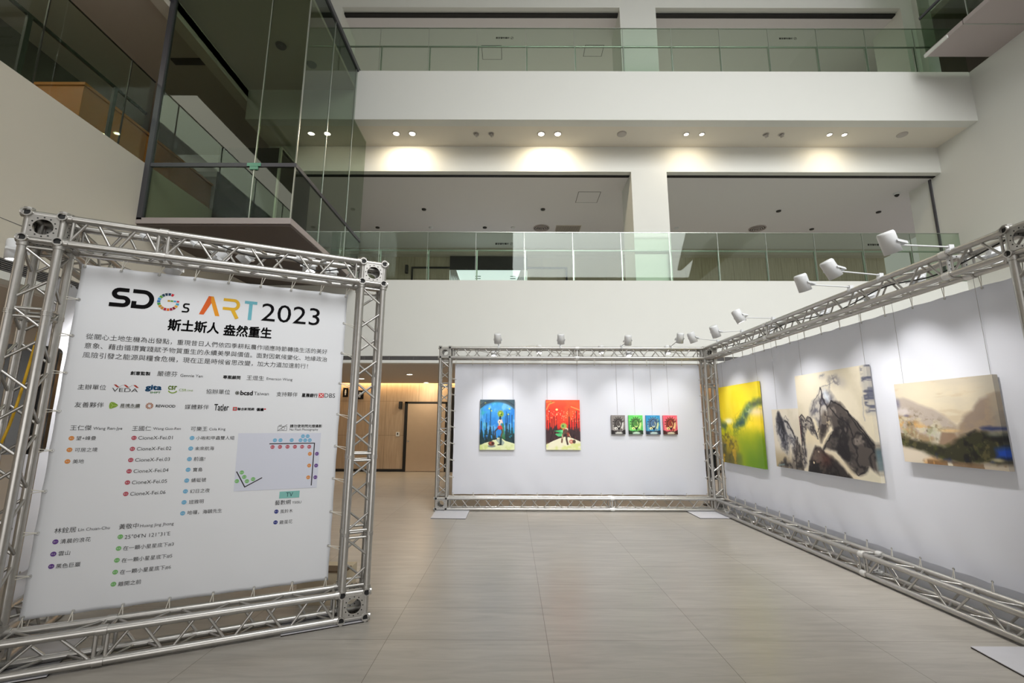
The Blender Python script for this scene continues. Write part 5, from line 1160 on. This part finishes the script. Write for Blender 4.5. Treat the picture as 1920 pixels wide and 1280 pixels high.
# box standing behind the sign frame
t = thing('cardboard_box', 'beige cardboard box on the floor behind the right foot of the sign frame', 'box', (-1.80, 4.80, 0))
MB().box((-2.03, 4.64, 0.0), (-1.58, 4.98, 0.29)).build('box_body', M['card'], t); MB().box((-2.035, 4.63, 0.29), (-1.575, 4.80, 0.305)).build('box_flap', M['cardd'], t)
# access panels in the ceilings
def access(x0, x1, y0, y1, z, lab):
    t = thing('access_panel', lab, 'ceiling panel', ((x0 + x1) / 2, (y0 + y1) / 2, z))
    MB().box((x0, y0, z - 0.004), (x1, y1, z)).build('panel', M['ceil'], t)
    m = MB(); g_ = 0.014
    m.box((x0 - g_, y0 - g_, z - 0.003), (x0, y1 + g_, z)).box((x1, y0 - g_, z - 0.003), (x1 + g_, y1 + g_, z)).box((x0, y0 - g_, z - 0.003), (x1, y0, z)).box((x0, y1, z - 0.003), (x1, y1 + g_, z)); m.build('gap', M['darkfix'], t)
access(1.85, 2.46, 11.90, 12.51, 8.1, 'square access panel in the second floor ceiling left of the pillar')
access(-0.97, -0.38, 12.13, 12.65, 13.04, 'square access panel in the top ceiling behind the upper railing, near the middle')
access(2.2, 2.75, 12.11, 12.52, 13.04, 'square access panel in the top ceiling behind the upper railing beside the pillar')

# cables
def cable(pts, r, mat, label, cat='cable', name='cable', group=None):
    P = [Vector(p) for p in pts]; out = []
    for i in range(len(P) - 1):
        p0, p1, p2, p3 = P[max(0, i - 1)], P[i], P[i + 1], P[min(len(P) - 1, i + 2)]
        for k in range(8):
            t = k / 8; out.append(0.5 * ((2 * p1) + (p2 - p0) * t + (2 * p0 - 5 * p1 + 4 * p2 - p3) * t * t + (3 * p1 - p0 - 3 * p2 + p3) * t ** 3))
    out.append(P[-1]); return tag(MB().path(out, r, 7).build(name, mat), label, cat, group)
cable([LP(0.14, 0.12, 3.0), LP(0.145, 0.1, 2.5), LP(0.13, 0.08, 2.1), LP(0.10, 0.06, 1.7), LP(0.03, 0.07, 1.3), LP(0.02, 0.1, 0.8), LP(0.06, 0.12, 0.3)], 0.009, M['yellow'], 'yellow cable running down inside the left post of the sign frame', 'cable', 'yellow_cable')
cable([LP(1.1, 0.1, 3.235), LP(1.5, 0.12, 3.16), LP(1.75, 0.14, 3.2), LP(2.0, 0.15, 3.12), LP(2.3, 0.12, 3.19)], 0.006, M['cable'], 'black cable lying in the sign frame top beam', group='truss cables')
cable([(4.05, 3.5, 3.19), (4.06, 4.2, 3.10), (4.05, 4.8, 3.16), (4.06, 5.6, 3.08), (4.05, 6.6, 3.15), (4.06, 7.6, 3.08), (4.05, 8.8, 3.15)], 0.007, M['cable'], 'black cable lying in the right truss beam', group='truss cables')
cable([(-0.9, 9.42, 3.2), (0.0, 9.43, 3.10), (0.3, 9.43, 3.28), (0.7, 9.42, 3.24), (1.0, 9.42, 3.12), (2.2, 9.43, 3.1), (2.4, 9.43, 3.25), (3.6, 9.42, 3.12)], 0.006, M['tie'], 'white cable looped over the back truss beam', group='truss cables')

# black screen on a stand behind the left post of the sign frame
tv = thing('display_screen', 'black rounded display screen on a stand behind the left post of the sign frame', 'screen', LP(-0.2, 0.45, 0))
mb = MB(); cs, cz, hs, hz, rc = -0.27, 1.86, 0.44, 0.42, 0.05
pr = []
for (qs, qz, a0) in ((hs - rc, hz - rc, 0), (-hs + rc, hz - rc, 90), (-hs + rc, -hz + rc, 180), (hs - rc, -hz + rc, 270)):
    for k in range(6): a = math.radians(a0 + 18 * k); pr.append((cs + qs + rc * math.cos(a), cz + qz + rc * math.sin(a)))
n = len(pr); mb.add([LP(s, 0.40, z) for s, z in pr] + [LP(s, 0.46, z) for s, z in pr], [tuple(range(n)), tuple(range(2 * n - 1, n - 1, -1))] + [(k, n + k, n + (k + 1) % n, (k + 1) % n) for k in range(n)])
mb.build('screen_panel', M['blackg'], tv)
MB().tube(LP(cs, 0.49, 0.03), LP(cs, 0.49, 1.9), 0.03, 12).build('stand_pole', M['black'], tv)
MB().obox(LP(cs, 0.49, 0.015), U * 0.3, BK * 0.2, (0, 0, 0.015)).build('stand_base', M['black'], tv)
MB().obox(LP(cs, 0.475, 1.8), U * 0.1, BK * 0.015, (0, 0, 0.1)).build('stand_bracket', M['black'], tv)
